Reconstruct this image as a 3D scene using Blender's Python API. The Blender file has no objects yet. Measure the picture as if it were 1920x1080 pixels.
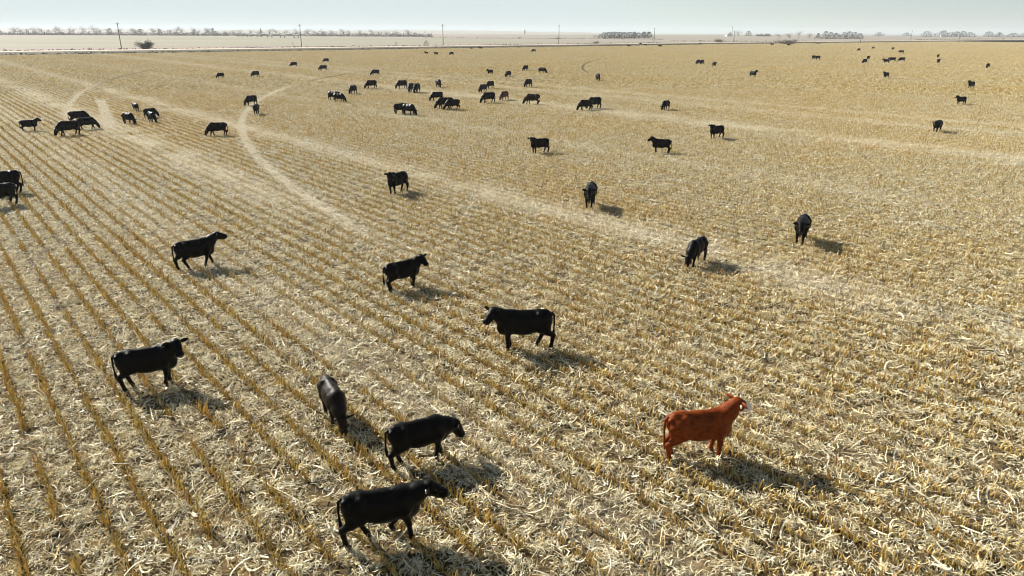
import bpy, math, random
import numpy as np
from mathutils import Matrix, Vector

sc = bpy.context.scene
COL = sc.collection
random.seed(7)
rng = np.random.default_rng(7)
R = math.radians

# ------------------------------------------------------------------ camera, light, air
cam = bpy.data.objects.new('camera', bpy.data.cameras.new('camera'))
COL.objects.link(cam)
cam.data.sensor_width = 36.0
cam.data.lens = 36.0*1350/1920
cam.data.clip_start, cam.data.clip_end = .5, 30000
PITCH = math.atan(482/1350)
cam.matrix_world = Matrix.Translation((0, 0, 9.65)) @ Matrix.Rotation(math.pi/2-PITCH, 4, 'X') @ Matrix.Rotation(R(.2), 4, 'Z')
sc.camera = cam

SUN_AZ, SUN_EL = 140.0, 31.0          # azimuth counted from +X towards +Y
world = bpy.data.worlds.new('World'); sc.world = world; world.use_nodes = True
wn = world.node_tree.nodes; wl = world.node_tree.links
bg = wn['Background']
sky = wn.new('ShaderNodeTexSky'); sky.sky_type = 'NISHITA'; sky.sun_disc = False
sky.sun_elevation = R(SUN_EL); sky.sun_rotation = R(90-SUN_AZ)
sky.altitude = 500; sky.air_density = 1.0; sky.dust_density = .05; sky.ozone_density = 1.0
hs = wn.new('ShaderNodeHueSaturation'); hs.inputs['Saturation'].default_value = .45
mx = wn.new('ShaderNodeMix'); mx.data_type = 'RGBA'; mx.blend_type = 'MULTIPLY'
mx.inputs['Factor'].default_value = 1; mx.inputs['B'].default_value = (.765, .845, .905, 1)
wl.new(sky.outputs[0], hs.inputs['Color']); wl.new(hs.outputs[0], mx.inputs['A']); 
cap = wn.new('ShaderNodeMix'); cap.data_type = 'RGBA'; cap.blend_type = 'DARKEN'; cap.inputs['Factor'].default_value = 1
cap.inputs['B'].default_value = (6.2, 7.1, 7.1, 1)        # thin even haze: no hot glow round the sun
wl.new(mx.outputs['Result'], cap.inputs['A']); wl.new(cap.outputs['Result'], bg.inputs['Color'])
bg.inputs['Strength'].default_value = .05

sun = bpy.data.objects.new('sun', bpy.data.lights.new('sun', 'SUN')); COL.objects.link(sun)
sun.data.energy = 5.0; sun.data.angle = R(.53); sun.data.color = (1.0, .95, .85)
sdir = Vector((math.cos(R(SUN_AZ))*math.cos(R(SUN_EL)), math.sin(R(SUN_AZ))*math.cos(R(SUN_EL)), math.sin(R(SUN_EL))))
sun.rotation_euler = sdir.to_track_quat('Z', 'Y').to_euler()
sun.location = sdir*60

vs = sc.view_settings
vs.view_transform = 'Standard'; vs.look = 'None'; vs.exposure = 1.15; vs.gamma = 1.0; vs.use_curve_mapping = False
sc.render.engine = 'CYCLES'
sc.cycles.max_bounces = 6; sc.cycles.diffuse_bounces = 2; sc.cycles.glossy_bounces = 2; sc.cycles.transmission_bounces = 3
sc.cycles.filter_width = 1.0; sc.cycles.volume_bounces = 0; sc.cycles.transparent_max_bounces = 4
sc.cycles.use_denoising = True; sc.cycles.sample_clamp_direct = 1.6; sc.cycles.sample_clamp_indirect = 2.0

# ------------------------------------------------------------------ helpers
def tag(o, label=None, cat=None, group=None, kind=None):
    if label: o['label'] = label
    if cat: o['category'] = cat
    if group: o['group'] = group
    if kind: o['kind'] = kind
    return o

def mesh(name, V, F, mats=(), smooth=False, tone=None, mat_idx=None):
    m = bpy.data.meshes.new(name)
    V = np.asarray(V, dtype=np.float32)
    F = np.asarray(F, dtype=np.int32) if not isinstance(F, list) else F
    if isinstance(F, list):
        m.from_pydata(V.tolist(), [], F)
    else:
        k = F.shape[1]
        m.vertices.add(len(V)); m.vertices.foreach_set('co', V.ravel())
        m.loops.add(F.size); m.loops.foreach_set('vertex_index', F.ravel())
        m.polygons.add(len(F)); m.polygons.foreach_set('loop_start', np.arange(0, F.size, k, dtype=np.int32))
        m.polygons.foreach_set('loop_total', np.full(len(F), k, dtype=np.int32))
    for a in mats: m.materials.append(a)
    if mat_idx is not None: m.polygons.foreach_set('material_index', np.asarray(mat_idx, dtype=np.int32))
    m.polygons.foreach_set('use_smooth', np.full(len(m.polygons), smooth))
    if tone is not None:
        a = m.attributes.new('tone', 'FLOAT_COLOR', 'POINT')
        a.data.foreach_set('color', np.c_[np.asarray(tone, dtype=np.float32), np.ones(len(V), np.float32)].ravel())
    m.update(calc_edges=True); m.validate()
    return m

def obj(name, m, parent=None, loc=(0, 0, 0), rz=0.0):
    o = bpy.data.objects.new(name, m); COL.objects.link(o)
    o.location = loc; o.rotation_euler = (0, 0, rz)
    if parent: o.parent = parent
    return o

def empty(name, loc, rz=0.0):
    o = bpy.data.objects.new(name, None); COL.objects.link(o)
    o.location = loc; o.rotation_euler = (0, 0, rz); o.empty_display_size = .5
    return o

def copy_thing(o, loc, rz, scale=(1, 1, 1)):
    c = o.copy(); COL.objects.link(c); c.location = loc; c.rotation_euler = (0, 0, rz); c.scale = scale
    for ch in list(o.children):
        d = ch.copy(); COL.objects.link(d); d.parent = c
        for g in list(ch.children):
            e = g.copy(); COL.objects.link(e); e.parent = d
    return c

class Geo:
    """collects simple shapes into one mesh"""
    def __init__(s): s.V, s.F = [], []
    def tube(s, pts, rad, n=6, cap=True):
        pts = [Vector(p) for p in pts]; base = len(s.V)
        rad = rad if isinstance(rad, (list, tuple)) else [rad]*len(pts)
        for i, p in enumerate(pts):
            t = (pts[min(i+1, len(pts)-1)]-pts[max(i-1, 0)]).normalized()
            a = t.orthogonal().normalized() if i == 0 else (a - t*a.dot(t)).normalized()
            b = t.cross(a)
            for k in range(n):
                w = 2*math.pi*k/n
                s.V.append(tuple(p + (a*math.cos(w)+b*math.sin(w))*rad[i]))
        for i in range(len(pts)-1):
            for k in range(n):
                s.F.append((base+i*n+k, base+i*n+(k+1) % n, base+(i+1)*n+(k+1) % n, base+(i+1)*n+k))
        if cap:
            s.F.append(tuple(base+k for k in range(n))[::-1]); s.F.append(tuple(base+(len(pts)-1)*n+k for k in range(n)))
        return s
    def box(s, c, d, rz=0.0):
        b = len(s.V); cc, ss = math.cos(rz), math.sin(rz)
        for z in (-.5, .5):
            for x, y in ((-.5, -.5), (.5, -.5), (.5, .5), (-.5, .5)):
                X, Y = x*d[0], y*d[1]
                s.V.append((c[0]+cc*X-ss*Y, c[1]+ss*X+cc*Y, c[2]+z*d[2]))
        for f in ((3, 2, 1, 0), (4, 5, 6, 7), (0, 1, 5, 4), (1, 2, 6, 5), (2, 3, 7, 6), (3, 0, 4, 7)):
            s.F.append(tuple(b+i for i in f))
        return s
    def ball(s, c, r, n=8, m=5):
        b = len(s.V); r = r if isinstance(r, (list, tuple)) else (r, r, r)
        for i in range(m+1):
            th = math.pi*i/m
            for k in range(n):
                ph = 2*math.pi*k/n
                s.V.append((c[0]+r[0]*math.sin(th)*math.cos(ph), c[1]+r[1]*math.sin(th)*math.sin(ph), c[2]+r[2]*math.cos(th)))
        for i in range(m):
            for k in range(n):
                s.F.append((b+i*n+k, b+(i+1)*n+k, b+(i+1)*n+(k+1) % n, b+i*n+(k+1) % n))
        return s
    def mesh(s, name, mats, smooth=False): return mesh(name, s.V, [tuple(f) for f in s.F], mats, smooth)

# ---- materials
def mat(name, color=(.5, .5, .5), rough=.8, spec=.3):
    m = bpy.data.materials.new(name); m.use_nodes = True
    b = m.node_tree.nodes['Principled BSDF']
    b.inputs['Base Color'].default_value = (*color, 1); b.inputs['Roughness'].default_value = rough
    b.inputs['Specular IOR Level'].default_value = spec
    return m
def N(m, t, **kw):
    n = m.node_tree.nodes.new(t)
    for k, v in kw.items(): setattr(n, k, v)
    return n
def L(m, a, b): m.node_tree.links.new(a, b)
def val(m, op, a, b=None, c=None, clamp=False):
    n = N(m, 'ShaderNodeMath', operation=op, use_clamp=clamp)
    for i, x in enumerate((a, b, c)):
        if x is None: continue
        if isinstance(x, (int, float)): n.inputs[i].default_value = x
        else: L(m, x, n.inputs[i])
    return n.outputs[0]
def mixc(m, f, a, b, blend='MIX'):
    n = N(m, 'ShaderNodeMix', data_type='RGBA', blend_type=blend)
    for s, x in (('Factor', f), ('A', a), ('B', b)):
        i = n.inputs[s]
        if isinstance(x, (int, float)): i.default_value = x
        elif isinstance(x, tuple): i.default_value = (*x, 1)
        else: L(m, x, i)
    return n.outputs['Result']
def noise(m, vec, scale, detail=2, rough=.5, dist=0.0):
    n = N(m, 'ShaderNodeTexNoise'); n.inputs['Scale'].default_value = scale
    n.inputs['Detail'].default_value = detail; n.inputs['Roughness'].default_value = rough; n.inputs['Distortion'].default_value = dist
    if vec is not None: L(m, vec, n.inputs['Vector'])
    return n.outputs['Fac']
def ramp(m, f, lo, hi):
    n = N(m, 'ShaderNodeMapRange', interpolation_type='SMOOTHSTEP')
    n.inputs['From Min'].default_value = lo; n.inputs['From Max'].default_value = hi
    L(m, f, n.inputs['Value']); return n.outputs['Result']
def mottled(name, c0, c1, scale, rough=.85, detail=3, spec=.2, bump=0.0):
    m = mat(name, c0, rough, spec)
    g = N(m, 'ShaderNodeNewGeometry')
    f = noise(m, g.outputs['Position'], scale, detail)
    L(m, mixc(m, ramp(m, f, .35, .65), c0, c1), m.node_tree.nodes['Principled BSDF'].inputs['Base Color'])
    if bump:
        b = N(m, 'ShaderNodeBump'); b.inputs['Strength'].default_value = bump; L(m, f, b.inputs['Height']); L(m, b.outputs[0], m.node_tree.nodes['Principled BSDF'].inputs['Normal'])
    return m
# ------------------------------------------------------------------ ground
ROW_AZ = R(129.7)
RX, RY = math.cos(ROW_AZ), math.sin(ROW_AZ)          # along the rows
NX, NY = RY, -RX                                     # across the rows
ROW = .762
BANDS = [(-2.0, .7, .5), (9.5, 1.0, .4), (16.4, 1.7, .85), (27.4, 1.6, .65), (46.0, 1.6, .25), (68.5, 3.0, .5), (85.0, 2.4, .35), (93.3, 2.0, .4)]   # chaff trails: offset, half width, amount
TRACKS = [(156.3, 144.1, 196.6, 36.0, 190.0), (210.1, 241.1, 304.7, 84.0, 200.0), (320.9, 181.2, 302.8, 183.0, 290.0)]   # wheel tracks: centre, radius, y range

def band_at(x, y):
    q = x*NX + y*NY
    return max([w*math.exp(-((q-c)/h)**2)*(min(1, max(.15, (y-28)/30)) if c == 16.4 else 1) for c, h, w in BANDS])
def track_at(x, y):
    d = min([abs(math.hypot(x-cx, y-cy)-r) if ya < y < yb else 9 for cx, cy, r, ya, yb in TRACKS])
    t = ((x+58.7)*14.8 + (y-105.6)*-25.9)/29.83      # straight track beside the first group
    px = ((x+58.7)*-25.9*-1 + 0) if False else 0
    e = abs((x+58.7)*25.9 + (y-105.6)*14.8)/29.83
    s = ((x+58.7)*14.8 - (y-105.6)*25.9)/29.83
    if -2 < s < 36: d = min(d, e)
    return d

def field_masks(m):
    """sockets: pale chaff trail / wheel track amount, large tone noise (all from world position)"""
    g = N(m, 'ShaderNodeNewGeometry'); pos = g.outputs['Position']
    sep = N(m, 'ShaderNodeSeparateXYZ'); L(m, pos, sep.inputs[0]); X, Y = sep.outputs[0], sep.outputs[1]
    wob = noise(m, pos, .09, 2)
    q = val(m, 'ADD', val(m, 'MULTIPLY', X, NX), val(m, 'MULTIPLY', Y, NY))
    q = val(m, 'ADD', q, val(m, 'MULTIPLY', val(m, 'SUBTRACT', wob, .5), 3.0))
    tot = None
    for c, h, w in BANDS:
        d = val(m, 'DIVIDE', val(m, 'SUBTRACT', q, c), h)
        e = val(m, 'MULTIPLY', val(m, 'EXPONENT', val(m, 'MULTIPLY', val(m, 'MULTIPLY', d, d), -1.0)), w)
        if c == 16.4: e = val(m, 'MULTIPLY', e, val(m, 'MAXIMUM', ramp(m, Y, 28, 58), .15))
        tot = e if tot is None else val(m, 'MAXIMUM', tot, e)
    tot = val(m, 'MULTIPLY', tot, ramp(m, noise(m, pos, .16, 4, .6), .30, .54))
    trk = None
    for cx, cy, r, ya, yb in TRACKS:
        dx, dy = val(m, 'SUBTRACT', X, cx), val(m, 'SUBTRACT', Y, cy)
        d = val(m, 'ABSOLUTE', val(m, 'SUBTRACT', val(m, 'SQRT', val(m, 'ADD', val(m, 'MULTIPLY', dx, dx), val(m, 'MULTIPLY', dy, dy))), r))
        e = val(m, 'SUBTRACT', 1.0, ramp(m, d, .22, .48))
        e = val(m, 'MULTIPLY', e, val(m, 'MULTIPLY', ramp(m, Y, ya-6, ya+4), val(m, 'SUBTRACT', 1.0, ramp(m, Y, yb-20, yb+4))))
        trk = e if trk is None else val(m, 'MAXIMUM', trk, e)
    e = val(m, 'DIVIDE', val(m, 'ADD', val(m, 'MULTIPLY', val(m, 'ADD', X, 58.7), 25.9), val(m, 'MULTIPLY', val(m, 'ADD', Y, -105.6), 14.8)), 29.83)
    s = val(m, 'DIVIDE', val(m, 'SUBTRACT', val(m, 'MULTIPLY', val(m, 'ADD', X, 58.7), 14.8), val(m, 'MULTIPLY', val(m, 'ADD', Y, -105.6), 25.9)), 29.83)
    e = val(m, 'MULTIPLY', val(m, 'SUBTRACT', 1.0, ramp(m, val(m, 'ABSOLUTE', e), .35, .8)), val(m, 'MULTIPLY', ramp(m, s, -3, 0), val(m, 'SUBTRACT', 1.0, ramp(m, s, 28, 36))))
    trk = val(m, 'MULTIPLY', val(m, 'MAXIMUM', trk, e), ramp(m, noise(m, pos, 1.1, 2), .25, .5))
    return pos, tot, trk, noise(m, pos, .035, 3, .6), ramp(m, Y, 128, 165)

def litter_material(name, tint_gain=1.0, translucent=.15):
    m = mat(name, (.5, .4, .25), .6, .35)
    b = m.node_tree.nodes['Principled BSDF']; out = m.node_tree.nodes['Material Output']
    at = N(m, 'ShaderNodeAttribute', attribute_name='tone')
    pos, tot, trk, big, rut = field_masks(m)
    c = at.outputs['Color']
    c = mixc(m, val(m, 'MULTIPLY', ramp(m, big, .42, .66), .45), c, (1.0, .87, .58), 'MULTIPLY')      # drier, yellower stretches
    c = mixc(m, val(m, 'MULTIPLY', tot, .85), c, (.84, .77, .61))
    c = mixc(m, val(m, 'MULTIPLY', trk, .75), c, mixc(m, rut, (.76, .69, .54), (.16, .115, .055)))
    L(m, c, b.inputs['Base Color'])
    tr = N(m, 'ShaderNodeBsdfTranslucent'); L(m, c, tr.inputs['Color'])
    ms = N(m, 'ShaderNodeMixShader'); ms.inputs[0].default_value = translucent
    L(m, b.outputs[0], ms.inputs[1]); L(m, tr.outputs[0], ms.inputs[2]); L(m, ms.outputs[0], out.inputs['Surface'])
    return m

def soil_material():
    m = mat('field_soil', (.1, .07, .04), .95, .1)
    b = m.node_tree.nodes['Principled BSDF']
    pos, tot, trk, big, rut = field_masks(m)
    f = noise(m, pos, 9.0, 4, .65)
    g = noise(m, pos, 1.3, 3, .6)
    c = mixc(m, ramp(m, f, .44, .62), (.030, .022, .012), (.12, .085, .04))
    c = mixc(m, val(m, 'MULTIPLY', ramp(m, g, .4, .7), .4), c, (.34, .23, .09))
    c = mixc(m, val(m, 'MULTIPLY', tot, .5), c, (.55, .48, .36))
    c = mixc(m, val(m, 'MULTIPLY', trk, .8), c, mixc(m, rut, (.50, .44, .33), (.10, .07, .035)))
    L(m, c, b.inputs['Base Color'])
    bp = N(m, 'ShaderNodeBump'); bp.inputs['Strength'].default_value = .6; bp.inputs['Distance'].default_value = .05
    L(m, f, bp.inputs['Height']); L(m, bp.outputs[0], b.inputs['Normal'])
    return m

# road centre line runs along the far edge of the field
def road_y(x): return 500+.87*x if x < 150 else 630.5+.74*(x-150)
def strip(name, d0, d1, z0, z1, material, xs, kind='structure', zf=None):
    """sheet between two lines parallel to the road, d = metres beyond (+) or before (-) its centre"""
    V, F = [], []
    for i, x in enumerate(xs):
        sl = .87 if x < 150 else .74
        nx, ny = -sl/math.hypot(1, sl), 1/math.hypot(1, sl)
        for d, z in ((d0, z0), (d1, z1)):
            V.append((x+nx*d, road_y(x)+ny*d, z))
        if i: F.append((2*i-2, 2*i, 2*i+1, 2*i-1))
    return tag(obj(name, mesh(name, V, F, [material])), kind=kind)

XS = [-900, -600, -400, -300, -250, -200, -150, -100, -50, 0, 50, 100, 149, 200, 260, 330, 400, 500, 700, 1000, 1500, 2200]
soil = soil_material()
def offs(x, d):
    sl = .87 if x < 150 else .74
    h = math.hypot(1, sl); return (x-sl*d/h, road_y(x)+d/h)
# the stubble field, this side of the road
near_edge = [offs(x, -24.0) for x in XS if -700 < x < 1400]
V = [(x, y, 0) for x, y in near_edge]
n = len(V)
V += [(x, -160, 0) for x, y in near_edge]
V = V[:n] + V[n:]
F = [(n+i, n+i+1, i+1, i) for i in range(n-1)]
tag(obj('corn_field', mesh('corn_field', V, F, [soil])), kind='structure')

grass_shaded = mottled('shaded_ditch_grass', (.035, .028, .014), (.085, .068, .034), .5, .95)  # dark ditch grass and weeds, the near bank's shade put into their colour
grass_pale = mottled('dry_verge_grass', (.33, .275, .17), (.44, .37, .25), .5, .95)
gravel = mottled('gravel', (.44, .39, .32), (.50, .45, .37), 1.2, .95)
strip('ditch', -24.0, -10.0, 0, .9, grass_shaded, XS)
strip('verge', -10.0, -5.0, .9, .95, grass_pale, XS)
strip('road', -5.0, 5.0, .95, .98, gravel, XS)
strip('verge', 5.0, 11.0, .98, .85, grass_pale, XS)
strip('ditch', 11.0, 16.0, .85, 0, grass_shaded, XS)

# open farmland beyond, dropping away out of sight at a couple of kilometres
def farland_material():
    m = mat('bare_farmland', (.5, .42, .32), .95, .1)
    pos, = [N(m, 'ShaderNodeNewGeometry').outputs['Position']]
    mp = N(m, 'ShaderNodeMapping'); mp.inputs['Rotation'].default_value = (0, 0, R(-8)); mp.inputs['Scale'].default_value = (.0016, .016, 1); L(m, pos, mp.inputs[0])
    f = noise(m, mp.outputs[0], 1.0, 4, .6)
    c = mixc(m, ramp(m, f, .36, .64), (.235, .205, .165), (.30, .262, .215))
    g = noise(m, pos, .25, 3)
    c = mixc(m, val(m, 'MULTIPLY', ramp(m, g, .35, .7), .25), c, (.20, .17, .115))
    v = N(m, 'ShaderNodeTexVoronoi'); v.inputs['Scale'].default_value = .0011; L(m, pos, v.inputs['Vector'])
    c = mixc(m, .22, c, mixc(m, .5, (.26, .225, .185), v.outputs['Color'], 'OVERLAY'))
    L(m, c, m.node_tree.nodes['Principled BSDF'].inputs['Base Color'])
    return m
farland = farland_material()
V, F = [], []
xs2 = [x for x in XS]
A = [offs(x, 16.0) for x in xs2]
V += [(x, y, 0) for x, y in A]
targets = [(900, 0), (1300, 0), (2300, 0), (3000, -4), (4200, -12), (9000, -12)]
k = len(xs2)
for Yt, z in targets:
    for j, x in enumerate(xs2):
        s = Yt/2300
        V.append((-9000+18000*j/(k-1) if Yt > 2300 else (A[j][0]*(1-min(1, s)) + (-5200+10400*j/(k-1))*min(1, s)), max(Yt, A[j][1]+ (Yt-800)*.1) if Yt <= 2300 else Yt, z))
for r_ in range(len(targets)):
    for j in range(k-1):
        F.append((r_*k+j, r_*k+j+1, (r_+1)*k+j+1, (r_+1)*k+j))
tag(obj('ground', mesh('ground', V, F, [farland], smooth=True)), kind='structure')

# low hills on the horizon, higher to the left
hillm = mottled('hill_grass', (.30, .25, .20), (.24, .22, .17), .004, .95)
V, F = [], []
n = 120
for i in range(n+1):
    a = -62 + 124*i/n                                   # degrees right of straight ahead
    top = 10 if a < -2 else (10-1.15*(a+2) if a < 12 else -6)
    h = top + 3.4*math.sin(a*.41+1)*math.sin(a*.173) + 1.8*math.sin(a*1.7+2)*math.sin(a*.9)
    for r_, z in ((4300, -13), (4800, .55*h-5), (5200, h), (5900, -13)):
        V.append((r_*math.sin(R(a)), r_*math.cos(R(a)), max(z, -13)))
    if i:
        for q in range(3): F.append((4*i-4+q, 4*i+q, 4*i+q+1, 4*i-4+q+1))
tag(obj('hills', mesh('hills', V, F, [hillm], smooth=True)), kind='structure')

# ------------------------------------------------------------------ corn residue and stubble
TONES = np.array([.98, 1.0, 1.04])*np.array([(.80, .715, .475), (.74, .64, .385), (.82, .765, .58), (.54, .44, .22), (.24, .17, .065), (.64, .50, .21), (.52, .31, .08)])
def scattered(n, sx, sy, dens=5.0, spread=.085, share=.5):
    """random spots, mostly in loose clumps, that keep off the planted rows"""
    c = np.c_[rng.uniform(-sx/2, sx/2, 4*n), rng.uniform(-sy/2, sy/2, 4*n)]
    m = max(3, int(sx*sy*dens)); k = np.c_[rng.uniform(-sx/2, sx/2, m), rng.uniform(-sy/2, sy/2, m)]
    w = rng.random(m)+.15; pick = rng.choice(m, 4*n, p=w/w.sum())
    c = np.where((rng.random(4*n) < share)[:, None], k[pick]+rng.normal(0, spread, (4*n, 2)), c)
    off = np.abs((c[:, 1]/ROW) % 1-.5)*ROW
    return c[(off > .12) | (rng.random(4*n) < .22)][:n]
def strips(n, size, Lr, Wr, pw, zmax, pitch=.35, seg=3):
    """n curled leaf strips scattered between the rows: vertices, quads, tones"""
    c = scattered(n, *size); yaw = rng.uniform(0, 2*np.pi, n)
    Ln = rng.uniform(*Lr, n); W = rng.uniform(*Wr, n); pt = rng.normal(0, pitch, n); roll = rng.normal(0, .6, n)
    z0 = rng.uniform(.004, zmax, n) + np.abs(np.sin(pt))*Ln*.35; cur = rng.normal(0, .5, n); bend = rng.normal(0, .6, n)
    V = np.zeros((n, seg+1, 2, 3)); t = np.linspace(-.5, .5, seg+1)
    for i, s in enumerate(t):
        along = s*Ln; ya = yaw+bend*s
        x = c[:, 0]+along*np.cos(pt)*np.cos(ya); y = c[:, 1]+along*np.cos(pt)*np.sin(ya)
        z = z0+along*np.sin(pt)+cur*(s*s-.08)*Ln
        w = W*(1-.75*abs(s)**1.5*2)*.5
        for j, g in enumerate((-1, 1)):
            V[:, i, j, 0] = x-g*w*np.sin(ya)*np.cos(roll); V[:, i, j, 1] = y+g*w*np.cos(ya)*np.cos(roll); V[:, i, j, 2] = np.maximum(z+g*w*np.sin(roll), .003)
    b = (np.arange(n)*(seg+1)*2)[:, None, None]
    s = np.arange(seg)[None, :, None]*2
    F = (b+s+np.array([0, 1, 3, 2])).reshape(-1, 4)
    tn = TONES[rng.choice(len(TONES), n, p=pw)]*rng.uniform(.8, 1.15, (n, 1))
    return V.reshape(-1, 3), F, np.repeat(tn, (seg+1)*2, 0)
def rods(base, tip, r0, r1, k, tones):
    """k-sided open rods with a capped cut end"""
    n = len(base); ax = tip-base; ax /= np.linalg.norm(ax, axis=1)[:, None]
    h = np.where(np.abs(ax[:, 2:3]) > .8, np.array([[1., 0, 0]]), np.array([[0, 0, 1.]]))
    u = np.cross(ax, h); u /= np.linalg.norm(u, axis=1)[:, None]; v = np.cross(ax, u)
    V = np.zeros((n, 2*k, 3))
    for i in range(k):
        d = u*math.cos(2*math.pi*i/k)+v*math.sin(2*math.pi*i/k)
        V[:, i] = base+d*r0[:, None]; V[:, k+i] = tip+d*r1[:, None]
    q = np.array([(i, k+i, k+(i+1) % k, (i+1) % k) for i in range(k)] + ([(k, k+3, k+2, k+1)] if k == 4 else [(k, k+2, k+1, k+1)][:0]))
    F = ((np.arange(n)*2*k)[:, None, None]+q).reshape(-1, 4)
    return V.reshape(-1, 3), F, np.repeat(tones, 2*k, 0)
def join(*parts):
    V, F, T, o = [], [], [], 0
    for v, f, t in parts:
        V.append(v); F.append(f+o); T.append(t); o += len(v)
    return np.concatenate(V), np.concatenate(F), np.concatenate(T)

litter_mat = litter_material('corn_litter')
stub_mat = litter_material('corn_stub', translucent=.12)
def lying(n, size, lr):
    c = np.c_[rng.uniform(-size/2, size/2, (n, 2)), rng.uniform(.015, .06, n)]; a = rng.uniform(0, 2*np.pi, n); l = rng.uniform(*lr, n)
    d = np.c_[np.cos(a), np.sin(a), rng.normal(0, .12, n)]*l[:, None]*.5
    r = rng.uniform(.008, .014, n)
    b, t = c-d, c+d; b[:, 2] = np.maximum(b[:, 2], .01); t[:, 2] = np.maximum(t[:, 2], .01)
    tn = np.array([(.60, .50, .31), (.50, .37, .18), (.40, .27, .11)])[rng.choice(3, n)]*rng.uniform(.8, 1.15, (n, 1))
    return rods(b, t, r, r*.8, 4, tn)
PW = [.27, .21, .23, .12, .06, .08, .03]
TL = (2.2, 2*ROW)
def litter_tile(i):
    parts = [strips(430, TL, (.08, .25), (.009, .025), PW, .10, .5), strips(440, TL, (.05, .15), (.008, .026), PW, .055, .5, 2), strips(90, TL, (.2, .48), (.005, .012), PW, .09, .3, 4), strips(14, TL, (.3, .6), (.02, .045), PW, .08, .25, 4), strips(10, TL, (.12, .2), (.05, .08), [.1, .1, .8, 0, 0, 0, 0], .05, .2, 3), lying(24, 2.0, (.12, .6))]
    return mesh('litter', *join(*parts)[:2], [litter_mat], tone=join(*parts)[2])
STUBT = np.array([(.52, .30, .065), (.46, .26, .05), (.56, .36, .10), (.38, .20, .04), (.56, .42, .16)])
SHEATHT = np.array([.96, 1.03, .95])*np.array([(.60, .41, .12), (.55, .35, .085), (.66, .52, .22), (.50, .29, .06)])
def stubs(n, length, width, hr, rr, k, tilt=.16):
    x = (np.arange(n)+.5)/n*length-length/2+rng.normal(0, .03, n); y = rng.normal(0, width, n)
    keep = rng.random(n) < .9; x, y = x[keep], y[keep]; n = len(x)
    h = rng.uniform(*hr, n); r = rng.uniform(*rr, n)
    b = np.c_[x, y, np.full(n, -.01)]; t = b+np.c_[rng.normal(0, tilt, n)*h, rng.normal(0, tilt, n)*h, h]
    return rods(b, t, r, r*.92, k, STUBT[rng.choice(5, n)]*rng.uniform(.75, 1.15, (n, 1)))
def sheath(n, length, hr, wr, z0=.0, clump=0):
    """torn leaf sheaths standing up round the stub bases"""
    x = rng.uniform(-length/2, length/2, n)
    if clump: x = rng.uniform(-length/2, length/2, clump)[rng.integers(0, clump, n)]+rng.normal(0, .16, n)
    y = rng.normal(0, .042, n); a = rng.uniform(0, 2*np.pi, n); h = rng.uniform(*hr, n); w = rng.uniform(*wr, n); o = rng.uniform(.2, .9, n)*h
    V = np.zeros((n, 3, 2, 3))
    for i, s in enumerate((0, .55, 1)):
        for j, g in enumerate((-1, 1)):
            ww = w*(1-.6*s)*g*.5
            V[:, i, j] = np.c_[x+o*s*s*np.cos(a)-ww*np.sin(a), y+o*s*s*np.sin(a)+ww*np.cos(a), z0+h*s*(1.25-.25*s)]
    F = ((np.arange(n)*6)[:, None, None]+np.array([[0, 1, 3, 2], [2, 3, 5, 4]])).reshape(-1, 4)
    return V.reshape(-1, 3), F, np.repeat(SHEATHT[rng.choice(4, n)]*rng.uniform(.8, 1.15, (n, 1)), 6, 0)
SEGL = 1.6
def stub_tile(i):
    lush = i < 8
    parts = [stubs(11 if lush else 8, SEGL, .03, (.14, .34), (.011, .018), 5), sheath(58 if lush else 20, SEGL, (.08, .26), (.018, .042))]
    v, f, t = join(*parts); return mesh('stubs', v, f, [stub_mat], tone=t)
BLK = 6*ROW
def block_tile(i):
    """a block of six rows with its litter, for the far part of the field"""
    parts = []
    for k in range(6):
        v, f, t = join(stubs(16, 4.6, .05, (.14, .32), (.016, .026), 3), sheath(44, 4.6, (.12, .30), (.05, .11), clump=6))
        v = v.copy(); v[:, 1] += (k-2.5)*ROW; parts.append((v, f, t))
    parts.append(strips(1300, (4.7, BLK, .9, .20, .8), (.14, .38), (.03, .075), PW, .13, .5, 2))
    v, f, t = join(*parts); return mesh('block', v, f, [stub_mat], tone=t)

def source(name, fn, n):
    c = bpy.data.collections.new(name)
    for i in range(n):
        o = bpy.data.objects.new('%s_%02d' % (name, i), fn(i)); c.objects.link(o)
    return c
def scatter_nodes(coll):
    g = bpy.data.node_groups.new('scatter', 'GeometryNodeTree')
    g.interface.new_socket('Geometry', in_out='INPUT', socket_type='NodeSocketGeometry'); g.interface.new_socket('Geometry', in_out='OUTPUT', socket_type='NodeSocketGeometry')
    n = g.nodes; gi, go = n.new('NodeGroupInput'), n.new('NodeGroupOutput')
    ci = n.new('GeometryNodeCollectionInfo'); ci.inputs['Collection'].default_value = coll; ci.inputs['Separate Children'].default_value = True; ci.inputs['Reset Children'].default_value = True
    ip = n.new('GeometryNodeInstanceOnPoints'); ip.inputs['Pick Instance'].default_value = True
    def at(name, typ):
        a = n.new('GeometryNodeInputNamedAttribute'); a.data_type = typ; a.inputs['Name'].default_value = name; return a.outputs['Attribute']
    cx = n.new('ShaderNodeCombineXYZ'); g.links.new(at('rot', 'FLOAT'), cx.inputs['Z'])
    er = n.new('FunctionNodeEulerToRotation'); g.links.new(cx.outputs[0], er.inputs[0])
    mp = n.new('GeometryNodeMeshToPoints')
    g.links.new(gi.outputs[0], mp.inputs[0]); g.links.new(mp.outputs[0], ip.inputs['Points']); g.links.new(ci.outputs[0], ip.inputs['Instance'])
    g.links.new(at('pick', 'INT'), ip.inputs['Instance Index']); g.links.new(er.outputs[0], ip.inputs['Rotation']); g.links.new(at('siz', 'FLOAT'), ip.inputs['Scale'])
    g.links.new(ip.outputs[0], go.inputs[0])
    return g
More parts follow.
